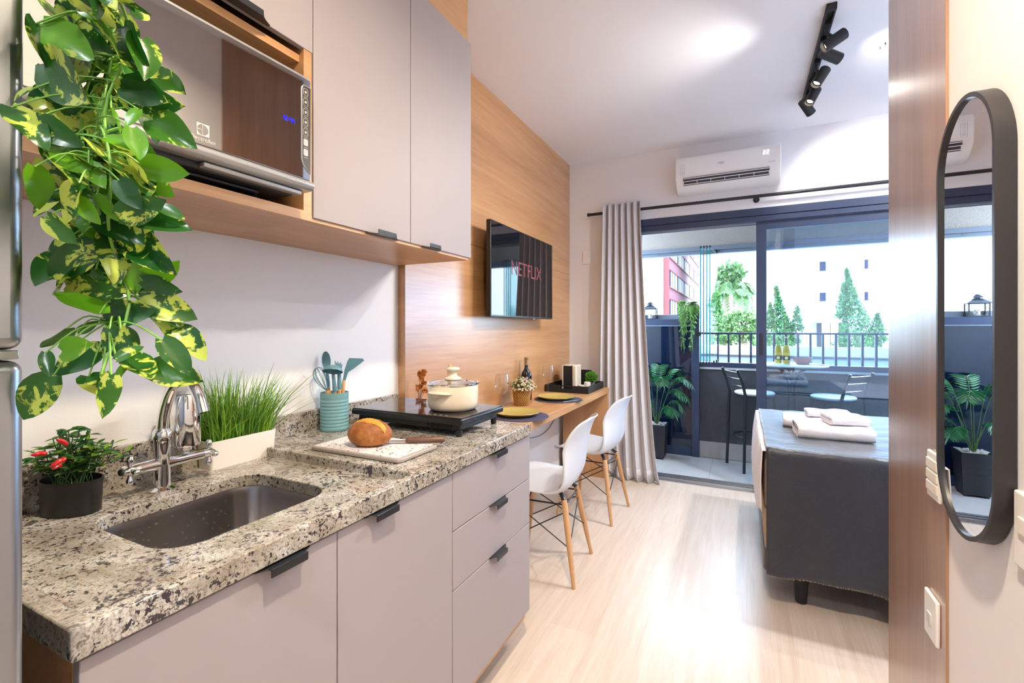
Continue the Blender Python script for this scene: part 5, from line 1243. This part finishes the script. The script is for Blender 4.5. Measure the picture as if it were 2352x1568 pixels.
def beer(c, label):
    t = thing('beer_bottle', label, 'bottle', c, group='beer bottles on the balcony table')
    MB().lathe([(.026, 0), (.029, .003), (.029, .115), (.026, .135), (.014, .175), (.0125, .215), (.0135, .217), (.0135, .226), (0, .226)], c, 28).build('glass', glass_pane('pale_bottle', (.97, .98, .93, 1), 1.35), t, smooth=50)
    MB().lathe([(0, .004), (.027, .004), (.0272, .115), (.0245, .134), (.0165, .160), (0, .160)], c, 24).build('beer', plain('beer_gold', srgb(255, 204, 84), .2, trans=.3, ior=1.1), t, smooth=50)
    lb = MB(); lb.lathe([(.0294, .035), (.0294, .072)], c, 32); l_ = lb.build('label', plain('label_black', srgb(30, 28, 40), .5), t, smooth=60)
    e = MB(); e.lathe([(.0296, .030), (.0296, .035)], c, 32); e.lathe([(.0296, .072), (.0296, .098)], c, 32); e.build('label_band', plain('label_gold', srgb(226, 190, 80), .5), l_, smooth=60)
    e = MB(); dv = (Vector((0, 0, 0)) - Vector(c)); dv.z = 0; dv.normalize(); sv = Vector((-dv.y, dv.x, 0))
    cc = Vector(c) + Vector((0, 0, .053)); pts = [cc + sv * (.013 * math.cos(2*PI*k/18)) + Vector((0, 0, .014 * math.sin(2*PI*k/18))) + dv * (math.sqrt(max(0, .0299**2 - (.013 * math.cos(2*PI*k/18))**2))) for k in range(18)]
    e.add(pts + [cc + dv * .0301], [(k, (k+1) % 18, 18) for k in range(18)]); e.build('label_disc', plain('label_cream', srgb(250, 232, 150), .5), l_, smooth=60)
    MB().lathe([(.0145, .220), (.0148, .229), (.012, .233), (0, .233)], c, 20).build('cap', plain('cap_gold', srgb(220, 190, 120), .3, .6), t)
beer(Vector((.275, 4.62, TT)), 'left pale beer bottle on the balcony table'); beer(Vector((.333, 4.59, TT)), 'right pale beer bottle on the table, nearer the terracotta bowl')
bw = Vector((.455, 4.640, TT)); tag(MB().lathe([(.035, 0), (.045, .002), (.066, .03), (.074, .058), (.070, .058), (.062, .03), (.040, .008), (0, .007)], bw, 36).build('bowl', plain('terracotta', srgb(166, 104, 96), .7), None, smooth=50, off=bw), 'terracotta bowl on the balcony table', 'bowl')
for c, a, lb_ in ((Vector((.300, 4.50, TT)), .3, 'slightly raised paper napkin under the beer bottles'), (Vector((.56, 4.61, TT)), -.4, 'paper napkin on the table right of the terracotta bowl')):
    def nf(u, v, c=c, a=a): x = (u - .5) * .13; y = (v - .5) * .09; return c + Vector((x * math.cos(a) - y * math.sin(a), x * math.sin(a) + y * math.cos(a), .0015 + .008 * u * u * abs(v - .5)))
    tag(MB().grid(nf, 8, 6).build('napkin', plain('napkin_teal', srgb(196, 214, 214), .8), None, solid=.001, off=c), lb_, 'napkin')
# ------------------------------------------------------------------ hanging variegated vine at the fridge corner
S_ = .3188
LV = [  # base x,y  tip x,y  tone   (positions noted on the plant, 0.3188 px each; second block sits 450 lower)
 (560,20,720,150,1),(640,0,850,190,0),(980,50,1045,160,.2),(820,0,1075,70,.1),(480,0,540,270,0),(310,170,640,410,1),(680,180,980,440,.1),(540,170,790,400,0),(890,200,1000,430,0),(260,170,360,450,0),
 (430,360,725,495,.3),(350,450,610,720,.1),(1010,280,1060,520,.2),(1080,530,1305,650,.1),(750,450,1000,600,1),(900,600,1160,715,0),(860,670,1240,760,0),(300,470,320,590,0),(650,690,790,980,.9),(230,640,80,700,.2),
 (450,650,650,1000,0),(400,600,220,780,0),(80,770,330,1050,.1),(220,860,570,1040,0),(800,780,890,940,.8),(1000,790,910,890,.7),(950,930,1010,1130,.8),(1000,1010,1110,1220,.3),(720,1050,1090,1300,0),(1020,1190,1335,1250,.6),
 (1050,1200,1225,1400,1),(920,1180,1080,1310,0),(450,1060,640,1240,1),(310,1150,410,1400,0),(390,1180,580,1320,0),(250,1200,300,1490,1),(430,1400,240,1540,0),(570,1320,450,1590,.1),(720,1280,890,1440,1),(860,1300,1000,1490,0),
 (830,1500,890,1400,.4),(1010,1370,1080,1470,.2),(860,1560,1135,1460,0),(1150,1480,1320,1568,.1),(560,1430,700,1600,1),(640,1180,740,1330,.8),(520,1000,330,1090,.5),(760,1000,1010,1080,.9),(600,1180,820,1220,0),(300,1060,420,1200,.3),
 (340,1560,520,1740,.2),(590,1480,720,1740,1),(700,1400,840,1600,1),(690,1800,975,1640,0),(840,1640,1135,1510,0),(1020,1610,1330,1610,.1),(930,1690,1170,1910,0),(670,1770,330,2000,.1),(560,1720,680,1740,0),(740,1810,610,1930,.9),
 (880,1700,930,1830,.9),(560,1920,350,2090,0),(480,2050,790,2130,.1),(690,1940,715,2070,.2),(910,1870,990,2090,1),(1020,2030,1260,1920,.9),(1030,2020,1280,2100,0),(720,2260,425,2080,1),(820,2160,880,2250,.1),(740,2270,1085,2240,0),
 (1010,2155,1385,2270,0),(1060,2200,1235,2425,.05),(1200,2220,1300,2340,1),(480,2365,335,2530,.2),(330,2540,355,2700,0),(560,2390,700,2320,.2),(450,2530,610,2480,.9),(740,2510,385,2680,0),(790,2370,880,2590,0),(870,2370,1015,2500,.1),
 (840,2590,1015,2490,.2),(1170,2450,1365,2670,.05),(1290,2360,1470,2560,0),(930,2570,1085,2690,.1),(1090,2650,1425,2730,.1),(640,2710,760,2820,0),(800,2700,765,2985,.1),(910,2620,835,2730,.8),(380,2710,150,3005,.1),(740,2690,830,2780,.3)]
vn = thing('hanging_vine', 'variegated green vine trailing down beside the refrigerator', 'hanging plant', (-.80, .13, 1.742))
lf = MB(); st = MB(); R2 = random.Random(21)
def vdepth(u, v): return .525 + .03 * math.sin(v * .012) + (u - 240) * .00010
def vstem(v): return 235 + 22 * math.sin(v * .011 + .6)
stem_pts = [at_depth(vstem(v), v, vdepth(240, v) + .012) for v in range(-60, 760, 40)]
up0 = Vector((-.86, .10, 1.755))
root = [up0, Vector((-.76, .16, 1.758)), Vector((-.712, .235, 1.752))]
st.tube(root + stem_pts, .0019, 7)
stem2 = [at_depth(vstem(v) + 26 + 16 * math.sin(v * .02), v, vdepth(240, v) - .006) for v in range(-60, 880, 40)]
st.tube([Vector((-.84, .14, 1.752)), Vector((-.75, .19, 1.757)), Vector((-.700, .245, 1.75))] + stem2, .0017, 7)
stem3 = [at_depth(vstem(v) - 30 + 14 * math.sin(v * .017 + 1), v, vdepth(240, v) + .02) for v in range(-60, 640, 40)]
st.tube([Vector((-.88, .16, 1.752)), Vector((-.79, .2, 1.757)), Vector((-.735, .245, 1.75))] + stem3, .0016, 7)
def vine_leaf(u0, v0, u1, v1, tone, dz=0.0, patch=None):
    d0 = vdepth(u0, v0) + R2.uniform(-.03, .035) + dz; d1 = d0 + R2.uniform(-.025, .02)
    a_ = at_depth(u0, v0, d0); b_ = at_depth(u1, v1, d1); b_ = a_ + (b_ - a_) * 1.08; L = (b_ - a_).length
    if a_.y < .245 and a_.x < FX + .012: 
        k = (FX + .014) / a_.x; a_ = Vector((a_.x * k, a_.y * k, CAM_H + (a_.z - CAM_H) * k))
    if b_.y < .245 and b_.x < FX + .012:
        k = (FX + .014) / b_.x; b_ = Vector((b_.x * k, b_.y * k, CAM_H + (b_.z - CAM_H) * k))
    tocam = (Vector((0, 0, CAM_H)) - a_).normalized(); nrm = (tocam + Vector((R2.uniform(-.75, .75), R2.uniform(-.75, .75), R2.uniform(-.3, .8)))).normalized()
    pb = patch if patch is not None else (R2.uniform(.28, .54) if tone < .5 else R2.uniform(0, .06))
    leaf_mesh(lf, a_, b_, L * R2.uniform(.58, .76), nrm, R2.uniform(.15, .45), R2.uniform(.02, .22), heart=.9, n=8, tone=(min(1, max(0, tone + R2.uniform(-.05, .12))), R2.random(), pb), wave=R2.uniform(.01, .045))
    vs_ = min(v0 - 20, 740); s_ = at_depth(vstem(vs_) + R2.uniform(-20, 30), vs_, vdepth(240, vs_)); mid = (s_ + a_) / 2 + Vector((0, 0, .012))
    if (s_ - a_).length < .16: st.tube(bez(s_, mid, mid, a_, 5), [.0010] * 6, 5)
for x0, y0, x1, y1, tn in LV: vine_leaf(x0 * S_, y0 * S_, x1 * S_, y1 * S_, tn)
for k in range(64):
    v = R2.uniform(-60, 620); u = 235 + R2.gauss(0, 55); a = R2.uniform(.1, PI - .1); L = R2.uniform(70, 110)
    vine_leaf(u, v, u + L * math.cos(a) * 1.0, v + L * math.sin(a), R2.choice([0, 0, 0, .1, .3, .8]), .04)
for k in range(14):
    v = R2.uniform(-150, -40); u = 235 + R2.gauss(0, 60); a = R2.uniform(.1, PI - .1); vine_leaf(u, v, u + 95 * math.cos(a), v + 95 * math.sin(a), R2.choice([0, 0, .8]))
lf.build('leaves', leafmat('vine_leaf', srgb(20, 74, 26), srgb(92, 150, 26), srgb(184, 200, 86), .28), vn, smooth=70)
st.build('stems', plain('vine_stem', srgb(110, 158, 62), .45), vn, smooth=60)

# ------------------------------------------------------------------ outside
GZ = -2.6
m_bw = plain('white_render', srgb(214, 216, 218), .9, var=.03, vscale=.3)
tag(MB().box(-160, 170, -60, 190, GZ - .2, GZ).build('ground', plain('courtyard_paving', srgb(150, 150, 146), .9, var=.05, vscale=.2), None, off=(0, 40, GZ)), 'pale courtyard ground behind the garden wall', None, None, 'structure')
gw = thing('garden_wall', 'pale concrete garden wall with ledge beyond the railing', 'wall', (0, 13.3, GZ))
MB().box(-14, 26, 13.4, 13.7, GZ, .80).build('upper_wall', plain('pale_concrete', srgb(104, 104, 107), .9, bump=.3, bscale=6, var=.06, vscale=1.2), gw)
e = MB(); e.box(-14, 26, 13.1, 13.42, GZ, .55); e.build('lower_wall', plain('grey_render', srgb(76, 84, 92), .9, var=.06, vscale=.8), gw)
e = MB(); e.box(-14, 26, 13.06, 13.42, .55, .585); e.build('ledge', plain('ledge_grey', srgb(14, 15, 18), .9), gw)
e = MB()
for x in range(-12, 26, 2): e.box(x - .006, x + .006, 13.392, 13.4, .585, .80)
e.build('joint', plain('joint_grey', srgb(130, 130, 130), .9), gw)
def wins(parent, rects, face, mat, depth=.25, frame=True):
    for (x0, x1, z0, z1) in rects:
        if face[0] == 'y': f = MB(); y = face[1]; f.box(x0 - .06, x1 + .06, y - .04, y + .02, z0 - .06, z0); f.box(x0 - .06, x1 + .06, y - .04, y + .02, z1, z1 + .06); f.box(x0 - .06, x0, y - .04, y + .02, z0, z1); f.box(x1, x1 + .06, y - .04, y + .02, z0, z1)
        else: f = MB(); x = face[1]; f.box(x - .02, x + .04, x0, x0 + .06, z0, z1); f.box(x - .02, x + .04, x1 - .06, x1, z0, z1); f.box(x - .02, x + .04, x0, x1, z0, z0 + .06)
        w = f.build('window', m_white, parent, smooth=0)
        g = MB()
        if face[0] == 'y': g.box(x0, x1, face[1] - .01, face[1] + .01, z0, z1)
        else: g.box(face[1] - .01, face[1] + .012, x0 + .06, x1 - .06, z0 + .06, z1)
        g.build('pane', mat, w, smooth=0)
m_wing = plain('window_blue', srgb(16, 22, 40), .8, spec=.05); m_winl = plain('window_pale', srgb(196, 208, 222), .2)
# big white block right
YW = 44.0
def wp(u, v, y=YW): r = ray(u, v); t = y / r.y; return (r.x * t, CAM_H + r.z * t)
wbk = thing('white_apartment_block', 'large white apartment block with small square windows across the garden', 'building', (14, YW, GZ))
xw0 = wp(1772, 700)[0]; e = MB(); e.box(xw0, 34, YW, YW + 12, GZ, 26); e.build('facade', m_bw, wbk, smooth=0)
r_ = []
for (u0, u1, v0, v1) in ((1882, 1897, 601, 622), (1985, 1994, 596, 617), (1882, 1897, 672, 692), (1985, 1994, 670, 690), (1882, 1897, 530, 551), (1985, 1994, 522, 543)):
    x0, z1 = wp(u0, v0); x1, z0 = wp(u1, v1); r_.append((x0, x1, z0, z1))
wins(wbk, r_, ('y', YW), m_wing)
e = MB()
for (u0, u1, v0, v1) in ((1876, 1890, 738, 772), (1904, 1912, 735, 775), (1922, 1950, 740, 778), (1772, 1790, 745, 775)):
    x0, z1 = wp(u0, v0); x1, z0 = wp(u1, v1); e.box(x0, x1, YW - .1, YW + .1, GZ, z1)
e.build('ground_door', plain('door_shade', srgb(52, 36, 40), .7), wbk, smooth=0)
x0, z0 = wp(1762, 728); x1, _ = wp(1915, 728); e = MB(); e.box(x0, x1, YW - 3.2, YW, z0 - .5, z0); 
for u in (1765, 1790, 1830, 1852, 1898, 1915): xx, _ = wp(u, 760, YW - 3); e.box(xx - .25, xx + .25, YW - 3.2, YW - 2.7, GZ, z0 - .5)
e.build('entrance_canopy', m_bw, wbk, smooth=0)
# white block behind the palms, with windows at its right end
YV = 56.5
wb2 = thing('white_tower_block', 'white tower block behind the palm trees', 'building', (4, YV, GZ))
x0, _ = wp(1606, 600, YV); x1, _ = wp(1772, 600, YV); e = MB(); e.box(x0, x1 + .4, YV, YV + 10, GZ, 26); e.build('facade', m_bw, wb2, smooth=0)
r_ = []
for (v0, v1) in ((557, 596), (616, 660), (680, 709)):
    a, z1 = wp(1757, v0, YV); b_, zz = wp(1771.5, v1, YV); r_.append((a, b_, zz, z1))
wins(wb2, r_, ('y', YV), m_wing)
# pink block seen along its side
YPK = 47.0; xpk, _ = wp(1533, 650, YPK)
pk = thing('pink_apartment_block', 'pink apartment block with bands of white windows', 'building', (xpk, 60, GZ))
m_pink = plain('pink_render', srgb(122, 80, 92), .9); m_redt = plain('red_trim', srgb(112, 46, 48), .8)
yend = 84.0; e = MB(); e.box(xpk - 10, xpk, YPK, yend, GZ, 24); e.build('facade', m_pink, pk, smooth=0)
def zfor(v): return wp(1537, v, YPK)[1]
bands = [(655, 617), (585, 550), (515, 480), (725, 686)]
for (vb, vt) in bands:
    z0, z1 = zfor(vb), zfor(vt); f = MB(); f.box(xpk - .02, xpk + .10, YPK + .6, yend - .5, z0 - .12, z0); f.box(xpk - .02, xpk + .10, YPK + .6, yend - .5, z1, z1 + .12); bnd = f.build('window_band', m_redt, pk, smooth=0)
    MB().box(xpk - .01, xpk + .03, YPK + .6, yend - .5, z0, z1).build('blinds', plain('blind_white', srgb(150, 150, 162), .7), bnd, smooth=0)
    g = MB(); k = 0; y = YPK + 1.0
    while y < yend - 2: g.box(xpk, xpk + .05, y, y + (.16 if k % 3 else .9), z0, z1); y += 2.1; k += 1
    g.build('pane', plain('pane_blue', srgb(26, 32, 56), .8, spec=.05), bnd, smooth=0)
e = MB(); e.box(xpk - .3, xpk + .12, YPK - .1, YPK + .5, GZ, 24); e.box(xpk - .1, xpk + .14, yend - .5, yend, GZ, 24); e.build('corner_pier', m_redt, pk, smooth=0)
wl = thing('white_side_block', 'plain white block left of the pink building', 'building', (xpk - 16, YPK - 1, GZ))
e = MB(); e.box(xpk - 30, xpk - .35, YPK - 1.2, YPK - .12, GZ, 24); e.box(xpk - 30, xpk - 10.1, YPK - .12, YPK + 8, GZ, 24); e.box(xpk - 5.2, xpk - 4.9, YPK - 1.3, YPK - 1.2, GZ, 24); e.build('facade', m_bw, wl, smooth=0)
wins(wl, [(xpk - 6.9, xpk - 6.2, 7.0, 8.4), (xpk - 6.9, xpk - 6.2, 3.6, 5.0)], ('y', YPK - 1.2), m_winl)
# trees
def blob_tree(name, label, cat, ctr, shape, n, leaf, mat, seed, trunk=None, group=None):
    R = random.Random(seed); t = thing(name, label, cat, (ctr[0], ctr[1], GZ), group=group); lf = MB()
    for i in range(n):
        p_ = shape(R); p_ = Vector(ctr) + p_
        d_ = Vector((R.gauss(0, .4), R.gauss(0, .4), R.gauss(.35, .5))).normalized(); nn = Vector((R.gauss(0, 1), R.gauss(-.6, 1), R.gauss(.5, .6)))
        leaf_mesh(lf, p_, p_ + d_ * leaf * R.uniform(.6, 1.2), leaf * .45, nn, .2, .1, n=2, tone=(R.random(), 0, 0))
    lf.build('foliage', mat, t, smooth=0)
    if trunk: MB().tube(trunk, .12, 8).build('trunk', plain('bark', srgb(120, 100, 84), .9), t)
    return t
m_cyp = leafmat('cypress_leaf', srgb(12, 60, 34), srgb(78, 122, 48), srgb(78, 122, 48), .6); m_bush = leafmat('bush_leaf', srgb(28, 62, 22), srgb(88, 116, 60), srgb(88, 116, 60), .6)
def spire(h, r, lean=0.0, pts=()):
    def f(R):
        k = R.random() ** 1.5; a = R.uniform(0, 2 * PI)
        if pts and R.random() < .30:
            px_, pz, ph, pr = R.choice(pts); kk = R.random() ** 1.3; rr = pr * (1 - kk) ** .8 * R.uniform(.5, 1); return Vector((px_ + rr * math.cos(a) - lean * .2, rr * math.sin(a), pz + kk * ph))
        rr = r * ((1 - k) ** 1.25) * R.uniform(.6, 1.02) * (.86 + .14 * math.sin(a * 3 + k * 9)) ; return Vector((rr * math.cos(a) - lean * k, rr * math.sin(a), k * h))
    return f
yc = 20.0
x0, z0 = wp(1800, 790, yc); _, z1 = wp(1785, 658, yc); blob_tree('cypress_tree', 'shorter leaning cypress with side spires, left of the taller one', 'tree', (x0, yc, z0), spire(z1 - z0, .62, .25, ((-.38, .55, .95, .2), (.48, .5, .85, .22))), 4200, .12, m_cyp, 3, [(x0, yc, GZ), (x0, yc, z0 + .5)], 'cypresses beyond the railing')
x0, z0 = wp(1972, 795, yc); _, z1 = wp(1952, 619, yc); blob_tree('cypress_tree', 'tallest cypress, in front of the large white block', 'tree', (x0, yc, z0), spire(z1 - z0, .82, .35, ((-.35, 1.0, 1.2, .28), (.6, .2, .9, .3))), 5600, .12, m_cyp, 4, [(x0, yc, GZ), (x0, yc, z0 + .5)], 'cypresses beyond the railing')
def ball(rx, ry, rz):
    def f(R): v = Vector((R.gauss(0, 1), R.gauss(0, 1), R.gauss(0, 1))).normalized() * R.uniform(.55, 1.0); return Vector((v.x * rx, v.y * ry, v.z * rz))
    return f
x0, z0 = wp(1707, 752, 19); blob_tree('shrub', 'pale flowering shrub behind the garden wall', 'shrub', (x0, 19, z0), ball(.78, .6, .62), 1100, .2, m_bush, 5, [(x0, 19, GZ), (x0, 19, z0)])
x0, z0 = wp(1662, 735, 20); blob_tree('climbing_shrub', 'narrow green climbing shrub left of the palm trunk', 'shrub', (x0, 20, z0 - .9), spire(1.9, .36, .25), 420, .24, m_cyp, 6, [(x0, 20, GZ), (x0, 20, z0 - .7)])
x0, z0 = wp(1672, 634, 30); blob_tree('broadleaf_tree', 'broad green treetop behind the outdoor palm', 'tree', (x0, 30, z0), ball(.95, .8, .75), 500, .36, leafmat('tree_leaf', srgb(24, 54, 22), srgb(66, 98, 48), srgb(66, 98, 48), .6), 8, [(x0, 30, GZ), (x0, 30, z0)])
x0, z0 = wp(1757, 775, 17); blob_tree('garden_bush', 'low garden bush beside the door stile above the garden wall', 'shrub', (x0 + .1, 17, z0 - .25), ball(.55, .4, .4), 320, .2, m_bush, 9, [(x0, 17, GZ), (x0, 17, z0 - .3)])
yp = 24.0; x0, zc_ = wp(1679, 672, yp)
pm = thing('palm_tree', 'tall palm tree with drooping fronds outside', 'tree', (x0, yp, GZ)); lf = MB(); st = MB()
MB().tube([(x0 - .05, yp, GZ), (x0, yp, 0), (x0 + .02, yp, zc_ - .1)], [.13, .10, .07], 10).build('trunk', plain('palm_trunk', srgb(188, 158, 128), .8), pm)
for k in range(15):
    a = 2 * PI * k / 15 + RND.uniform(-.2, .2); R_ = RND.uniform(.9, 1.35); up_ = RND.uniform(.25, 1.0); b0 = Vector((x0, yp, zc_ - .1)); tp_ = b0 + Vector((math.cos(a) * R_, math.sin(a) * R_, RND.uniform(-.8, .45)))
    s0 = len(st.v); frond(lf, st, b0, b0 + Vector((math.cos(a) * R_ * .6, math.sin(a) * R_ * .6, up_)), tp_, .48, 16, .07, (0, 1))
lf.build('fronds', leafmat('outdoor_palm_leaf', srgb(22, 56, 24), srgb(62, 94, 34), srgb(62, 94, 34), .5), pm, smooth=0); st.build('stems', m_pstem, pm)

# ------------------------------------------------------------------ light
wd = bpy.data.worlds.new('sky'); SC.world = wd; wd.use_nodes = True; nt = wd.node_tree; bg = nt.nodes['Background']
sky = nt.nodes.new('ShaderNodeTexSky'); sky.sky_type = 'HOSEK_WILKIE'; sky.turbidity = 3.0; sky.ground_albedo = .5; sky.sun_direction = Vector((.35, -.55, .76)).normalized()
mixs = nt.nodes.new('ShaderNodeMix'); mixs.data_type = 'RGBA'; mixs.inputs[0].default_value = .45; nt.links.new(sky.outputs[0], mixs.inputs[6]); mixs.inputs[7].default_value = (.66, .83, 1.0, 1)
nt.links.new(mixs.outputs[2], bg.inputs['Color']); bg.inputs['Strength'].default_value = SKY_STRENGTH
sl_ = bpy.data.lights.new('sun', 'SUN'); sl_.energy = SUN_STRENGTH; sl_.angle = math.radians(1.0); sl_.color = (1, .97, .93); so = bpy.data.objects.new('sun', sl_); COL.objects.link(so); so.rotation_euler = Vector((-.35, .62, -.70)).to_track_quat('-Z', 'Y').to_euler()
def downlight(x, y, power, col, label, size=.11, spread=150):  # builds the kitchen downlight and also the two added fill lamps
    t = thing('ceiling_downlight_or_fill', label, 'ceiling light', (x, y, CEIL))
    MB().lathe([(.062, CEIL - .0005), (.062, CEIL - .006), (.055, CEIL - .006), (.055, CEIL - .002)], (x, y, 0), 28).build('trim_ring', m_white, t)
    MB().lathe([(0, CEIL - .0015), (.055, CEIL - .0015)], (x, y, 0), 24).build('lens', emit('downlight_or_fill_lens', col + (1,), 6), t)
    l = bpy.data.lights.new('downlight', 'AREA'); l.shape = 'DISK'; l.size = size; l.energy = power; l.color = col; l.spread = math.radians(spread)
    o = bpy.data.objects.new('downlight', l); COL.objects.link(o); o.location = (x, y, CEIL - .012)
for a in DOWNLIGHTS_AND_FILLS: downlight(*a)

# ------------------------------------------------------------------ camera
cd = bpy.data.cameras.new('camera'); cam = bpy.data.objects.new('camera', cd); COL.objects.link(cam); SC.camera = cam
cd.sensor_fit = 'HORIZONTAL'; cd.sensor_width = 36.0; cd.lens = F_PX / 2352 * 36.0; cd.shift_x = 0.0; cd.shift_y = -(784 - CYP) / 2352
cd.clip_start = .02; cd.clip_end = 500
cam.location = (0, 0, CAM_H); cam.rotation_euler = (PI / 2, 0, YAW)
SC.view_settings.view_transform = 'Standard'; SC.view_settings.look = 'None'; SC.view_settings.gamma = 1.0; SC.view_settings.use_curve_mapping = False; SC.view_settings.exposure = EXPOSURE
cy = SC.cycles
cy.max_bounces = 10; cy.diffuse_bounces = 5; cy.glossy_bounces = 5; cy.transmission_bounces = 8; cy.transparent_max_bounces = 16; cy.caustics_reflective = False; cy.caustics_refractive = False; cy.sample_clamp_indirect = 6.0; cy.use_denoising = True; cy.blur_glossy = 0.5
